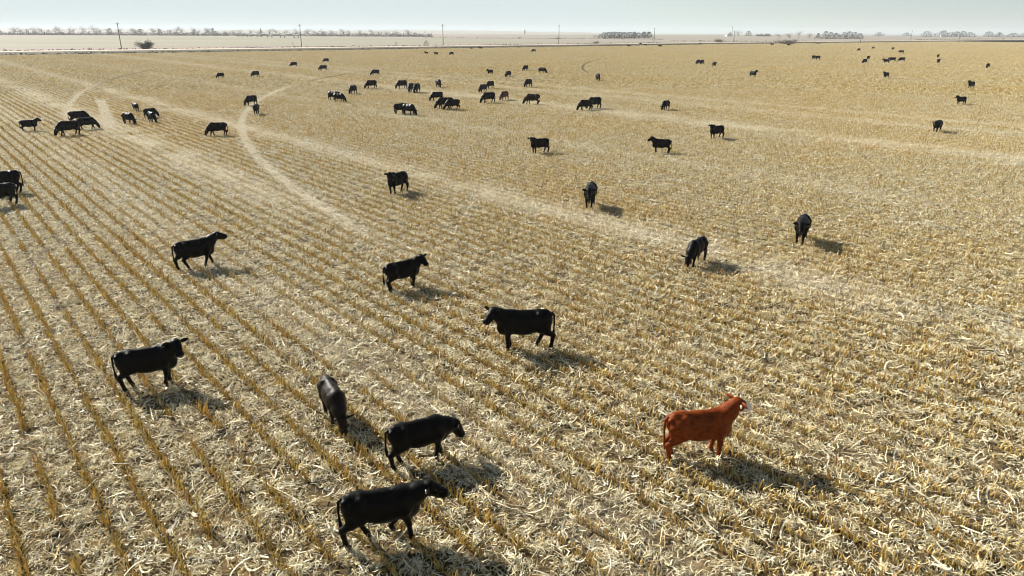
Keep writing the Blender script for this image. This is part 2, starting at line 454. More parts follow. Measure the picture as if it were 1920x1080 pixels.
def scatter(name, pts, rot, pick, siz, coll, label):
    m = bpy.data.meshes.new(name); m.vertices.add(len(pts)); m.vertices.foreach_set('co', np.asarray(pts, np.float32).ravel())
    for nm, ty, d in (('rot', 'FLOAT', rot), ('siz', 'FLOAT', siz), ('pick', 'INT', pick)):
        a = m.attributes.new(nm, ty, 'POINT'); a.data.foreach_set('value', np.asarray(d, np.float32 if ty == 'FLOAT' else np.int32))
    o = obj(name, m); md = o.modifiers.new('scatter', 'NODES'); md.node_group = scatter_nodes(coll)
    return tag(o, kind='stuff')
def in_view(x, y, margin=7.0):
    return y > 6.5 and abs(x) < y*.80+margin

NEAR = 140.0
pts, rot, pick, siz = [], [], [], []
for a in range(-100, 100):
    drift = random.uniform(0, 2)
    for b in range(-75, 75):
        q, s = 2.25+ROW*.5+2*ROW*a, 2*b+drift
        x, y = q*NX+s*RX, q*NY+s*RY
        if in_view(x, y) and math.hypot(x, y) < NEAR+1:
            for rep in range(2 if band_at(x, y) > .4 and random.random() < .7 else 1):
                pts.append((x, y, .004+.03*rep)); rot.append(ROW_AZ+random.choice((0, math.pi))); pick.append(random.randrange(9)); siz.append(random.uniform(.97, 1.04))
scatter('corn_residue', pts, rot, pick, siz, source('litter', litter_tile, 9), '')

pts, rot, pick, siz = [], [], [], []
nq, ns = int(NEAR/ROW)+1, int(NEAR/SEGL)+1
for a in range(-nq, nq):
    drift = random.uniform(0, SEGL)
    for b in range(-ns, ns):
        q, s = 2.25+ROW*a, SEGL*b+drift
        x, y = q*NX+s*RX, q*NY+s*RY
        if not in_view(x, y) or math.hypot(x, y) > NEAR: continue
        if track_at(x, y) < .6: continue
        if random.random() < .10+.55*band_at(x, y): continue
        pts.append((x, y, 0)); rot.append(ROW_AZ+random.choice((0, math.pi))+random.gauss(0, .02)); pick.append(random.randrange(8) if random.random() < (.95 if q < 22 else max(.3, .95*math.exp(-(q-22)/20))) else 8+random.randrange(4)); siz.append(random.uniform(.8, 1.15))
scatter('corn_stubble', pts, rot, pick, siz, source('stubs', stub_tile, 12), '')

pts, rot, pick, siz = [], [], [], []
for a in range(-150, 200):
    for b in range(-60, 240):
        q, s = 2.25+ROW*.5+BLK*a, 4.5*b+2.1*(a % 2)
        x, y = q*NX+s*RX, q*NY+s*RY
        if not in_view(x, y, 12) or math.hypot(x, y) < NEAR-1 or y > 900 or x > 620: continue
        sl = .87 if x < 150 else .74
        if (y-road_y(x))/math.hypot(1, sl) > -27: continue
        pts.append((x, y, 0)); rot.append(ROW_AZ+random.choice((0, math.pi))); pick.append(random.randrange(8)); siz.append(random.uniform(.97, 1.05))
scatter('corn_stubble', pts, rot, pick, siz, source('blocks', block_tile, 8), '')
# ------------------------------------------------------------------ cattle
def surface_nets(S, org, h):
    """closed quad surface of the zero level of the sampled field S"""
    nx, ny, nz = S.shape
    ins = S < 0
    cnt = np.zeros((nx-1, ny-1, nz-1), np.int32); acc = np.zeros((nx-1, ny-1, nz-1, 3))
    I = np.stack(np.meshgrid(np.arange(nx-1), np.arange(ny-1), np.arange(nz-1), indexing='ij'), -1).astype(float)
    for ax in range(3):
        o = [a for a in range(3) if a != ax]
        for b in (0, 1):
            for c in (0, 1):
                s0 = [slice(None)]*3; s1 = [slice(None)]*3
                s0[ax] = slice(0, -1); s1[ax] = slice(1, None)
                for a, bit in ((o[0], b), (o[1], c)):
                    sl = slice(bit, S.shape[a]-1+bit)
                    s0[a] = sl; s1[a] = sl
                A, B = S[tuple(s0)], S[tuple(s1)]
                x = (A < 0) != (B < 0)
                t = np.where(x, A/np.where(x, A-B, 1), 0)
                cnt += x
                acc[..., ax] += t*x
                acc[..., o[0]] += b*x; acc[..., o[1]] += c*x
    act = cnt > 0
    idx = -np.ones(act.shape, np.int64); idx[act] = np.arange(act.sum())
    V = (I[act] + acc[act]/cnt[act][:, None])*h + np.array(org)
    F = []
    for ax in range(3):
        o = [a for a in range(3) if a != ax]
        s0 = [slice(1, -1)]*3; s1 = [slice(1, -1)]*3
        s0[ax] = slice(0, -1); s1[ax] = slice(1, None)
        a, b = ins[tuple(s0)], ins[tuple(s1)]
        x = np.argwhere(a != b)
        off = np.array([1, 1, 1]); off[ax] = 0
        g = x + off
        up = a[tuple(x.T)]
        def cell(d0, d1):
            q = g.copy(); q[:, o[0]] -= d0; q[:, o[1]] -= d1
            return idx[tuple(q.T)]
        Q = np.stack([cell(1, 1), cell(0, 1), cell(0, 0), cell(1, 0)], 1)
        flip = ~up if ax != 1 else up
        Q[flip] = Q[flip][:, ::-1]
        F.append(Q)
    return V, np.concatenate(F)

def cow_skeleton(P):
    """tapered capsules (a, ra, b, rb, k) and ellipsoids (c, r, k) of one animal, x forward, z up"""
    E, C = [], []
    E += [((0.0, 0, .86), (.62, .30, .355), .10), ((-.53, 0, .96), (.33, .245, .265), .09), ((.46, 0, .85), (.31, .255, .375), .10),
          ((.64, 0, .69), (.18, .14, .21), .10), ((.02, 0, .685), (.47, .25, .22), .10)]
    C += [((-.66, 0, 1.145), .105, (.40, 0, 1.14), .10, .10), ((.32, 0, 1.175), .085, (.52, 0, 1.14), .10, .09),
          ((-.44, .165, 1.15), .06, (-.44, -.165, 1.15), .06, .10), ((-.80, .10, 1.09), .055, (-.80, -.10, 1.09), .055, .05), ((.42, .20, 1.05), .07, (.52, .215, .80), .10, .05), ((.42, -.20, 1.05), .07, (.52, -.215, .80), .10, .05)]
    px, py, pz = P['poll']
    yaw, pit = math.radians(P['yaw']), math.radians(P['pitch'])
    d = np.array([math.cos(yaw)*math.cos(pit), math.sin(yaw)*math.cos(pit), math.sin(pit)])
    u = np.array([-math.cos(yaw)*math.sin(pit), -math.sin(yaw)*math.sin(pit), math.cos(pit)])
    s = np.cross(u, d)
    p = np.array([px, py, pz])
    mid = .5*(np.array([.55, 0, 1.0])+p) + np.array([-.02, 0, -.02])
    C += [((.50, 0, .98), .265, tuple(mid), .215, .10), (tuple(mid), .215, tuple(p-.05*d-.06*u), .155, .08),
          ((.62, 0, .74), .14, tuple(mid-np.array([.0, 0, .17])), .115, .09)]
    C += [(tuple(p+.035*s), .115, tuple(p+.18*d-.03*u+.03*s), .10, .05), (tuple(p-.035*s), .115, tuple(p+.18*d-.03*u-.03*s), .10, .05),
          (tuple(p+.16*d-.035*u), .105, tuple(p+.36*d-.055*u), .098, .05),
          (tuple(p+.05*d-.12*u), .105, tuple(p+.32*d-.125*u), .08, .05), (tuple(p+.37*d-.07*u+.035*s), .08, tuple(p+.37*d-.07*u-.035*s), .08, .04)]
    L = P['legs']                                    # hoof shift (dx, lift) for front left, front right, hind left, hind right
    feet = []
    for i, sy in ((0, 1), (1, -1)):
        dx, lf = L[i]
        sh, hoof = np.array([.46, .155*sy, .74]), np.array([.48+dx, .135*sy, .035+lf])
        kn = .46*sh + .54*hoof + np.array([.025+.25*lf - .02*abs(dx), 0, .02]); fet = hoof + np.array([-.015-.3*lf, 0, .085])
        C += [((.42, .13*sy, .86), .15, tuple(sh), .13, .08), (tuple(sh), .115, tuple(kn), .066, .06), (tuple(kn), .064, tuple(fet), .046, .03), (tuple(fet), .056, tuple(hoof), .058, .03)]
        feet.append((hoof, fet))
    for i, sy in ((2, 1), (3, -1)):
        dx, lf = L[i]
        hp, st = np.array([-.55, .13*sy, .92]), np.array([-.42+.35*dx, .165*sy, .71])
        hoof = np.array([-.62+dx, .135*sy, .035+lf]); hock = np.array([-.75+.72*dx, .14*sy, .46+.5*lf]); fet = hoof + np.array([-.04-.3*lf, 0, .085])
        C += [(tuple(hp), .20, tuple(st), .15, .09), ((-.68, .12*sy, .90), .145, tuple(.5*st+.5*hock), .105, .08), (tuple(st), .14, tuple(hock), .074, .06), (tuple(hock), .070, tuple(fet), .052, .03), (tuple(fet), .056, tuple(hoof), .058, .03)]
        feet.append((hoof, fet))
    E.append(((-.40, 0, .63), (.13, .11, .09), .08))
    T = P.get('tail', 0.0)
    tail = [((-.82, 0, 1.15), .04), ((-.90, .02*T, 1.07), .034), ((-.915, .05*T, .80), .026), ((-.905, .09*T, .60), .024), ((-.895, .11*T, .50), .045), ((-.885, .12*T, .40), .04), ((-.88, .12*T, .30), .012)]
    return E, C, dict(p=p, d=d, u=u, s=s, feet=feet, tail=tail)

def cow_field(P, h, extras):
    E, C, info = cow_skeleton(P)
    if extras:
        t = info['tail']
        C = C + [(t[i][0], t[i][1]+.006, t[i+1][0], t[i+1][1]+.006, .02) for i in range(len(t)-1)]
        for g in (1, -1):
            b = info['p'] + .12*g*info['s'] + .01*info['u'] - .02*info['d']; e = b + .21*g*info['s'] + .01*info['u'] - .03*info['d']
            C = C + [(tuple(b), .035, tuple(.5*(b+e)), .065, .02), (tuple(.5*(b+e)), .065, tuple(e), .03, .02)]
    pts = np.array([c[0] for c in C]+[c[2] for c in C]+[np.array(e[0])+np.array(e[1]) for e in E]+[np.array(e[0])-np.array(e[1]) for e in E])
    lo, hi = pts.min(0)-.22, pts.max(0)+.22
    lo[2] = -.08
    n = np.ceil((hi-lo)/h).astype(int)+1
    ax = [lo[i]+h*np.arange(n[i]) for i in range(3)]
    S = np.full(tuple(n), 1.0)
    def smin(sl, d, k):
        a = S[sl]
        hh = np.maximum(k-np.abs(a-d), 0)/k
        S[sl] = np.minimum(a, d) - hh*hh*k*.25
    def window(mn, mx, m):
        sl = tuple(slice(max(0, int((mn[i]-m-lo[i])/h)), min(n[i], int((mx[i]+m-lo[i])/h)+2)) for i in range(3))
        return sl, [ax[0][sl[0]][:, None, None], ax[1][sl[1]][None, :, None], ax[2][sl[2]][None, None, :]]
    for c, r, k in E:
        c, r = np.array(c), np.array(r)
        sl, (X, Y, Z) = window(c-r, c+r, .16)
        q = np.sqrt(((X-c[0])/r[0])**2 + ((Y-c[1])/r[1])**2 + ((Z-c[2])/r[2])**2)
        g = np.sqrt(((X-c[0])/r[0]**2)**2 + ((Y-c[1])/r[1]**2)**2 + ((Z-c[2])/r[2]**2)**2)
        smin(sl, q*(q-1)/np.maximum(g, 1e-6), k)
    for a, ra, b, rb, k in C:
        a, b = np.array(a, float), np.array(b, float)
        R = max(ra, rb)
        sl, (X, Y, Z) = window(np.minimum(a, b)-R, np.maximum(a, b)+R, k+.04)
        ab = b-a; L2 = max((ab*ab).sum(), 1e-9)
        t = np.clip(((X-a[0])*ab[0]+(Y-a[1])*ab[1]+(Z-a[2])*ab[2])/L2, 0, 1)
        d = np.sqrt((X-a[0]-t*ab[0])**2+(Y-a[1]-t*ab[1])**2+(Z-a[2]-t*ab[2])**2) - (ra+(rb-ra)*t)
        smin(sl, d, k)
    V, F = surface_nets(S, lo, h)
    return V, F, info

L_SQ = ((.02, 0), (-.03, 0), (-.04, 0), (.05, 0))
POSES = {
    'stand':      dict(poll=(0.92, 0, 1.36), yaw=0, pitch=-28, legs=L_SQ, tail=.4),
    'stand_low':  dict(poll=(0.99, .02, 1.08), yaw=8, pitch=-42, legs=((.06, 0), (-.06, 0), (.04, 0), (-.05, 0)), tail=-.4),
    'turn_right': dict(poll=(0.86, -.17, 1.31), yaw=-72, pitch=-34, legs=((.04, 0), (-.05, 0), (.13, 0), (-.06, 0)), tail=.3),
    'turn_left':  dict(poll=(0.86, .17, 1.31), yaw=72, pitch=-34, legs=((-.04, 0), (.05, 0), (-.10, 0), (.14, 0)), tail=-.3),
    'half_left':  dict(poll=(0.94, .12, 1.28), yaw=42, pitch=-32, legs=((.03, 0), (-.05, 0), (-.16, 0), (.22, 0)), tail=-.3),
    'walk_up':    dict(poll=(1.00, -.02, 1.33), yaw=-6, pitch=-14, legs=((.24, .0), (-.14, .0), (-.12, 0), (.26, 0)), tail=.5),
    'walk_level': dict(poll=(1.06, -.02, 1.19), yaw=-8, pitch=-24, legs=((-.26, .09), (.12, 0), (.30, .02), (-.16, 0)), tail=.3),
    'walk_low':   dict(poll=(1.04, -.03, 0.90), yaw=-10, pitch=-58, legs=((.16, 0), (-.06, 0), (.12, 0), (-.14, 0)), tail=.6),
    'gaze_away':  dict(poll=(0.94, .03, 1.39), yaw=14, pitch=-24, legs=((-.05, 0), (.03, 0), (.02, 0), (-.12, 0)), tail=-.6),
    'graze':      dict(poll=(1.01, .0, 0.52), yaw=4, pitch=-62, legs=((.18, 0), (-.12, 0), (-.08, 0), (.12, 0)), tail=.3),
    'graze_right': dict(poll=(0.97, -.16, 0.50), yaw=-38, pitch=-62, legs=((-.10, 0), (.16, 0), (.14, 0), (-.10, 0)), tail=-.5),
    'graze_left': dict(poll=(0.97, .16, 0.50), yaw=38, pitch=-62, legs=((.14, 0), (-.10, 0), (-.12, 0), (.10, 0)), tail=.5),
}
CATTLE = [
    (-2.56, 11.93, 14, 0.91, 'walk_level', 'b', 'black cow walking rightward at the bottom edge, the nearest of the herd'),
    (-2.16, 14.71, 26, 0.88, 'walk_low', 'b', 'black cow walking with lowered head just above the nearest cow'),
    (-4.65, 16.62, -62, 0.85, 'graze', 'd2', 'dark brownish-black cow seen head-on from above, nose in the residue, left of the low-headed walker'),
    (4.46, 14.97, 9, 0.97, 'gaze_away', 'r', 'rusty red cow with white face, the only red one in the foreground'),
    (-10.32, 18.48, 23, 0.94, 'turn_right', 'b', 'black cow with head turned toward the camera, near the left edge of the foreground'),
    (0.39, 21.18, -175, 1.06, 'half_left', 'b', 'black cow facing left with hind legs apart, alone in the middle of the foreground'),
    (-4.31, 26.86, 37, 0.91, 'turn_right', 'b', 'black cow looking back at the camera with both ears spread, behind the central foreground cow'),
    (-13.52, 29.42, 39, 0.97, 'walk_up', 'b', 'black cow striding right with raised head, directly behind the left foreground cow'),
    (8.1, 30.25, -127, 0.88, 'graze', 'b', 'black cow grazing with its head at the ground, up the field behind the red cow'),
    (14.06, 33.84, -117, 1.0, 'stand_low', 'b', 'black cow walking toward the camera with a clear shadow, far behind the red cow'),
    (4.51, 40.99, -102, 1.09, 'stand_low', 'b', 'black cow with shiny back facing the camera, alone in the middle of the field'),
    (-7.19, 44.61, -122, 1.0, 'turn_left', 'b', 'black cow facing left with head turned to the camera, on the pale residue band'),
    (-31.48, 44.07, -152, 1.12, 'graze', 'b', 'black cow cut off by the left edge, the farther of the two there'),
    (-29.39, 40.53, -122, 1.06, 'graze', 'b', 'black cow cut off by the left edge, the nearer of the two there'),
    (-48.29, 73.13, 29, 0.88, 'stand', 'b', 'black cow standing with raised head, leftmost of the group by the pale wheel track'),
    (-42.49, 69.94, -134, 1.09, 'graze', 'b', 'black cow grazing leftward, in front of two overlapping cows by the wheel track'),
    (-43.28, 74.54, 45, 0.97, 'graze', 'b', 'black cow grazing rightward behind the left-grazing one by the wheel track'),
    (-47.04, 79.68, 26, 1.06, 'graze', 'b', 'black cow half hidden behind two others by the wheel track, only its back showing'),
    (-41.28, 78.87, -27, 0.97, 'graze', 'b', 'black cow grazing toward the camera, left of the cow pair in the far left field'),
    (-46.84, 91.74, 131, 0.82, 'stand_low', 'b', 'black cow seen end-on, above the three grazers in the far left field'),
    (-41.81, 85.01, 58, 0.88, 'graze', 'b', 'black cow grazing rightward, partly covered by the one in front in the far left field'),
    (-39.47, 80.39, -44, 0.94, 'graze', 'b', 'black cow with a bright rim on its back, covering the rightward grazer behind it'),
    (-28.31, 70.13, -162, 1.0, 'graze', 'b', 'lone black cow grazing leftward, left of the curved wheel track'),
    (-35.22, 99.72, -119, 1.06, 'graze', 'b', 'black cow grazing left at the head of the curved wheel track'),
    (-30.86, 88.78, -80, 1.03, 'stand_low', 'b', 'black cow seen end-on standing in the curved wheel track itself'),
    (-61.47, 157.53, -129, 0.91, 'graze', 'b', 'small black grazing cow, leftmost of the far pair below the road'),
    (-55.48, 161.63, -125, 1.03, 'graze', 'b', 'small black grazing cow, right one of the far pair below the road'),
    (-60.93, 209.51, -166, 1.03, 'graze', 'b', 'small black cow grazing alone below the second utility pole'),
    (-59.05, 238.42, -141, 1.03, 'graze', 'b', 'tiny black cow, farther one of two standing one above the other near the road'),
    (-47.71, 189.2, -164, 1.06, 'graze', 'b', 'small black cow, nearer one of two standing one above the other near the road'),
    (-25.99, 107.59, -26, 1.03, 'stand_low', 'b', 'black cow standing behind the rightward grazer at the left end of the middle herd'),
    (-24.59, 105.06, -19, 1.0, 'graze', 'b', 'black cow grazing right in front of another at the left end of the middle herd'),
    (-25.53, 119.01, -108, 1.09, 'graze', 'b', "black cow grazing toward us, right of the overlapped pair at the herd's left end"),
    (-24.66, 129.99, -143, 1.15, 'graze', 'b', 'black cow grazing leftward alone, near the left end of the middle herd'),
    (-30.93, 168.74, -151, 1.06, 'graze', 'b', 'small black cow grazing left, farthest back above the left end of the middle herd'),
    (-19.36, 130.31, -136, 1.18, 'graze', 'b', 'black cow grazing left, just left of a touching pair in the middle herd'),
    (-16.74, 122.59, -98, 1.18, 'graze', 'b', 'black cow grazing, left one of the touching pair in the middle herd'),
    (-15.63, 121.57, -103, 1.18, 'graze', 'b', 'black cow with a bright rim, right one of the touching pair in the middle herd'),
    (-13.26, 133.12, -70, 1.18, 'graze', 'b', 'black cow grazing head-on at the back of the middle herd, its shadow to the right'),
    (-10.97, 107.4, -146, 1.06, 'graze', 'b', 'black cow grazing left, farthest of the stacked three in the middle herd'),
    (-8.78, 96.0, -177, 1.18, 'graze', 'b', 'long black cow between two others, middle one of the stacked three'),
    (-7.7, 94.83, -161, 1.06, 'graze', 'b', 'black cow grazing left, nearest of the stacked three in the middle herd'),
    (-13.74, 89.99, 51, 1.03, 'stand_low', 'b', 'black cow whose head is hidden behind a rightward grazer in the middle herd'),
    (-12.46, 88.61, -38, 1.09, 'graze', 'b', 'black cow grazing rightward, covering the head of the one behind it'),
    (-3.41, 104.46, -149, 1.15, 'graze', 'b', 'black cow grazing left, just left of the small reddish brown one'),
    (-1.23, 108.75, -123, 1.03, 'graze', 'd', 'small reddish brown cow grazing between two larger dark ones'),
    (2.72, 102.39, 162, 1.18, 'graze', 'd2', 'dark brown cow grazing left, just right of the small reddish brown one'),
    (-5.25, 174.5, -138, 0.91, 'stand', 'b', 'black cow standing with its head up, left end of the far row of four'),
    (-0.99, 164.75, -124, 1.03, 'graze', 'b', 'small black cow grazing left, second from the left in the far row of four'),
    (3.26, 191.66, -126, 1.12, 'graze', 'b', 'small black cow seen broadly end-on, third and farthest in the far row of four'),
    (7.06, 179.63, -29, 1.15, 'graze', 'b', 'small black cow grazing rightward, right end of the far row of four'),
    (-3.94, 131.0, -127, 1.06, 'graze', 'b', 'black cow grazing left, farther one of a diagonal pair right of the middle herd'),
    (-4.93, 122.94, -121, 1.03, 'graze', 'b', 'black cow grazing left, nearer one of a diagonal pair right of the middle herd'),
    (2.8, 135.16, -123, 1.15, 'graze', 'b', 'black cow grazing toward us below the far row of four'),
    (17.43, 153.47, -83, 1.18, 'graze', 'b', 'black cow grazing right and toward us beside the faint curved track'),
    (9.36, 94.74, -162, 1.06, 'graze', 'b', 'black cow grazing left, front one of two joined in a long dark shape'),
    (10.71, 96.96, -148, 1.18, 'graze', 'b', 'black cow following close behind another, rear one of two joined in a long dark shape'),
    (19.8, 95.68, -126, 1.0, 'graze', 'b', 'lone black cow grazing toward us, far right of the two joined ones'),
    (2.25, 60.51, -156, 0.97, 'turn_left', 'b', 'black cow looking at the camera, standing behind the head-on cow of the central field'),
    (12.45, 60.69, 172, 0.91, 'stand', 'b', "black cow standing broadside with raised head to the left, right of the field's centre"),
    (19.42, 69.52, -151, 0.97, 'turn_left', 'b', 'black cow standing with head raised to the left beside the pale band on the right'),
    (43.39, 74.84, -135, 0.97, 'stand_low', 'b', 'round black cow facing the camera with a long shadow, near the right edge'),
    (63.33, 104.69, -166, 0.88, 'stand', 'b', "black cow with raised head, nearer of two standing by the field's right edge"),
    (83.56, 136.08, -149, 0.97, 'stand', 'b', "black cow with raised head, farther of two standing by the field's right edge"),
    (82.42, 165.56, -144, 1.03, 'stand', 'b', 'black cow turned head-left with a shadow to the right, below the far right cluster'),
    (135.42, 214.72, -135, 1.12, 'graze', 'b', 'small black cow grazing with a thin shadow, rightmost of all the cattle'),
    (53.77, 167.87, -64, 1.09, 'stand', 'b', 'black cow standing broadside on the open field below the two shrubs'),
    (57.17, 232.51, -135, 1.15, 'graze', 'b', 'small black cow, left one of a touching pair below the rounded shrub'),
    (58.42, 232.69, -125, 1.18, 'graze', 'b', 'small black cow, right one of a touching pair below the rounded shrub'),
    (58.08, 217.21, -87, 1.18, 'stand_low', 'b', 'small round black cow end-on, just right of the touching pair below the rounded shrub'),
    (111.0, 278.83, -139, 1.18, 'stand_low', 'b', 'tiny black cow, left one of a pair below the wide leafless thicket'),
    (111.45, 276.11, -159, 1.18, 'stand_low', 'b', 'tiny black cow, right one of a pair below the wide leafless thicket'),
    (185.44, 406.49, -152, 1.18, 'graze', 'b', 'tiny black cow, leftmost of the three dots below the far road'),
    (214.74, 452.55, -83, 1.18, 'stand_low', 'b', 'tiny black cow, middle and farthest of the three dots below the far road'),
    (217.28, 434.02, -88, 1.18, 'stand_low', 'b', 'tiny black cow, right one of the three dots below the far road'),
    (186.5, 363.72, 153, 1.18, 'stand_low', 'b', 'tiny black cow standing broadside just above the far right cluster of three'),
    (114.15, 244.67, -148, 1.18, 'graze', 'b', 'small black cow grazing left with another right behind its back on the far right'),
    (130.89, 278.21, 47, 1.12, 'stand_low', 'b', 'tiny black cow end-on, up behind a left-grazing one on the far right'),
    (122.47, 247.49, 156, 1.03, 'stand', 'b', 'black cow facing left, nearest of the far right cluster of three'),
    (131.36, 261.29, 143, 1.18, 'stand_low', 'b', 'black cow broadside behind the nearest one, middle of the far right cluster of three'),
    (134.85, 261.8, 133, 1.18, 'graze', 'b', 'black cow grazing with head left, right one of the far right cluster of three'),
    (169.31, 301.18, 47, 1.09, 'stand_low', 'b', 'tiny black cow end-on, upper one of two stacked near the far right'),
    (139.34, 247.05, 49, 1.18, 'stand_low', 'b', 'small brownish black cow end-on with thin shadow, lower of two stacked near the far right'),
    (-37.22, 325.47, -170, 0.88, 'stand', 'b', 'tiny black cow with raised head, left one of three in a row below the road'),
    (-31.95, 315.33, -161, 0.91, 'stand', 'b', 'tiny black cow, middle one of three in a row below the road'),
    (-25.34, 312.7, -142, 1.09, 'graze', 'b', 'tiny black cow grazing, right one of three in a row below the road'),
    (-22.91, 417.68, -174, 0.85, 'stand', 'b', 'tiny black cow right against the road, left one of two there'),
    (-18.05, 418.54, -174, 1.12, 'stand', 'b', 'tiny black cow right against the road, right one of two there'),
    (10.01, 364.22, -176, 1.09, 'graze', 'b', 'tiny black cow alone below the road, left of the dark fallen bush'),
    (74.66, 488.95, 173, 1.18, 'stand', 'b', "tiny black cow right of the dark fallen bush at the field's far edge"),
    (95.28, 566.54, -149, 1.18, 'stand_low', 'b', 'tiny black cow at the far fence, left one of two by the fifth pole'),
    (93.37, 535.71, -162, 1.18, 'stand_low', 'b', 'tiny black cow at the far fence, right one of two by the fifth pole'),
    (95.4, 492.29, 169, 1.18, 'stand_low', 'b', 'tiny black cow broadside just right of the fifth pole'),
    (144.36, 587.11, -68, 1.18, 'stand_low', 'b', 'tiny black dot of a cow left of the rounded shrub'),
    (192.35, 563.8, 161, 1.18, 'stand', 'b', 'tiny black cow left of the wide leafless thicket'),
    (197.82, 544.87, 158, 1.18, 'stand_low', 'b', 'tiny black cow standing before the wide leafless thicket'),
]
def coat(name, c0, c1, rough, spec):
    m = mat(name, c0, rough, spec)
    b = m.node_tree.nodes['Principled BSDF']
    tc = N(m, 'ShaderNodeTexCoord')
    mp = N(m, 'ShaderNodeMapping'); mp.inputs['Scale'].default_value = (3, 9, 5); L(m, tc.outputs['Object'], mp.inputs[0])
    f = noise(m, mp.outputs[0], 2.0, 4, .65)
    L(m, mixc(m, ramp(m, f, .35, .7), c0, c1), b.inputs['Base Color'])
    h = noise(m, mp.outputs[0], 9.0, 3, .6)
    L(m, val(m, 'ADD', val(m, 'MULTIPLY', f, .25), rough-.12), b.inputs['Roughness'])
    bp = N(m, 'ShaderNodeBump'); bp.inputs['Strength'].default_value = .45; bp.inputs['Distance'].default_value = .012
    L(m, h, bp.inputs['Height']); L(m, bp.outputs[0], b.inputs['Normal'])
    return m
BLACK = coat('black_coat', (.0020, .0015, .0012), (.0045, .0032, .0024), .45, .075)
RED = coat('red_coat', (.20, .040, .003), (.09, .015, .002), .55, .10)
DARKRED = coat('dark_red_coat', (.075, .018, .010), (.05, .012, .007), .55, .25)
DARKBROWN = coat('dark_brown_coat', (.014, .0095, .0055), (.008, .0055, .0035), .45, .11)
WHITE = coat('white_face', (.70, .66, .60), (.58, .53, .46), .7, .2)
HOOF = mat('hoof_horn', (.03, .025, .02), .6)
NOSE = mat('nose_skin', (.018, .016, .016), .35, .5)
PINKNOSE = mat('pink_nose_skin', (.5, .27, .22), .45, .4)
EYE = mat('eye', (.01, .008, .006), .08, .6)
TAGM = mat('pale_ear_tag', (.75, .72, .62), .5)

_cow = {}
def cow_mesh(pose, kind, near):
    key = (pose, kind, near)
    if key not in _cow:
        V, F, info = cow_field(POSES[pose], .021 if near else .036, not near)
        c = {'b': BLACK, 'r': RED, 'd': DARKRED, 'd2': DARKBROWN}[kind]
        m = mesh('cow_body', V, F.astype(np.int32), [c], smooth=True)
        if kind == 'r':
            m.materials.append(WHITE)
            ce = V[F].mean(1)-info['p']
            t, u, s = ce@info['d'], ce@info['u'], ce@info['s']
            m.polygons.foreach_set('material_index', ((t > .17) & (t < .6) & (np.abs(s) < .2) & (np.abs(u) < .26)).astype(np.int32))
        _cow[key] = (m, info)
    return _cow[key]
_parts = {}
def cow_parts(pose, kind):
    key = (pose, kind)
    if key in _parts: return _parts[key]
    m, I = cow_mesh(pose, kind, True)
    c = {'b': BLACK, 'r': RED, 'd': DARKRED, 'd2': DARKBROWN}[kind]
    p, d, u, s = I['p'], I['d'], I['u'], I['s']
    P = []
    for g in (1, -1):                                    # leaf-shaped cupped ears
        b = p+.125*g*s+.02*u-.015*d
        V, F = [], []
        for i, (t, w) in enumerate(((0, .032), (.06, .066), (.14, .078), (.21, .055), (.27, .010))):
            ctr = b+t*g*s*1.0+.012*math.sin(t*14)*u-.12*t*d
            for j, q in enumerate((-1, 0, 1)):
                V.append(ctr+q*w*(.75*u-.45*d)+(.030 if q == 0 else 0)*(-d*.8-u*.3))
            for j, q in enumerate((1, 0, -1)):
                V.append(ctr+q*w*(.72*u-.43*d)+(.012 if q == 0 else .006)*(-d)+.012*d)
            if i:
                for j in range(6): F.append((6*i-6+j, 6*i-6+(j+1) % 6, 6*i+(j+1) % 6, 6*i+j))
        F.append(tuple(6*4+j for j in range(6)))
        P.append(('ear', mesh('ear', np.array(V), F, [c], smooth=True)))
    g = Geo(); t = I['tail']; g.tube([q[0] for q in t], [q[1] for q in t], 7); P.append(('tail', g.mesh('tail', [c], True)))
    for hoof, fet in I['feet']:
        g = Geo()
        for y in (-.024, .024):
            x, z = hoof[0], hoof[2]-.035
            g.tube([(x-.005, hoof[1]+y, z+.075), (x+.012, hoof[1]+y*1.1, z+.035), (x+.022, hoof[1]+y*1.15, z-.004)], [.036, .040, .043], 6)
        P.append(('hoof', g.mesh('hoof', [HOOF], True)))
    e = p+.365*d-.055*u
    g = Geo()
    n = e+.07*d
    for k in (-1, 1): g.ball(tuple(n+.035*k*s+.01*u), .038, 8, 5)
    g.ball(tuple(n-.005*d-.02*u), .045, 8, 5)
    P.append(('muzzle', g.mesh('muzzle', [PINKNOSE if kind == 'r' else NOSE], True)))
    for k in (1, -1):
        P.append(('eye', Geo().ball(tuple(p+.135*d+.115*k*s+.02*u), .021, 8, 6).mesh('eye', [EYE], True)))
    _parts[key] = P
    return P

def place_cattle():
    for i, (x, y, rz, s, pose, kind, label) in enumerate(CATTLE):
        near = i < 14 or 'looking at the camera' in label or 'broadside with raised head' in label or 'beside the pale band' in label
        m, info = cow_mesh(pose, kind, near)
        o = obj('cow', m, None, (x, y, .04), R(rz)); o.scale = (s, s*(1+.035*math.sin(i*2.3)), s*(1+.02*math.cos(i*1.7)))
        tag(o, label, 'cow', 'cattle grazing the stubble field')
        if near:
            for nm, pm in cow_parts(pose, kind):
                c = obj(nm, pm, o)
                if nm == 'ear' and (kind == 'r' or pose == 'walk_level') and not o.get('spotted'):
                    pass
            if kind == 'r' or pose == 'walk_level':
                ear = [c for c in o.children if c.name.startswith('ear')][1]
                p, d, u, ss = info['p'], info['d'], info['u'], info['s']
                q = p-.215*ss-.01*u-.075*d
                tg = Geo(); tg.box(tuple(q-.03*u), (.02, .05, .075))
                obj('ear_tag', tg.mesh('ear_tag', [TAGM]), ear)  # small pale box beside one ear
place_cattle()
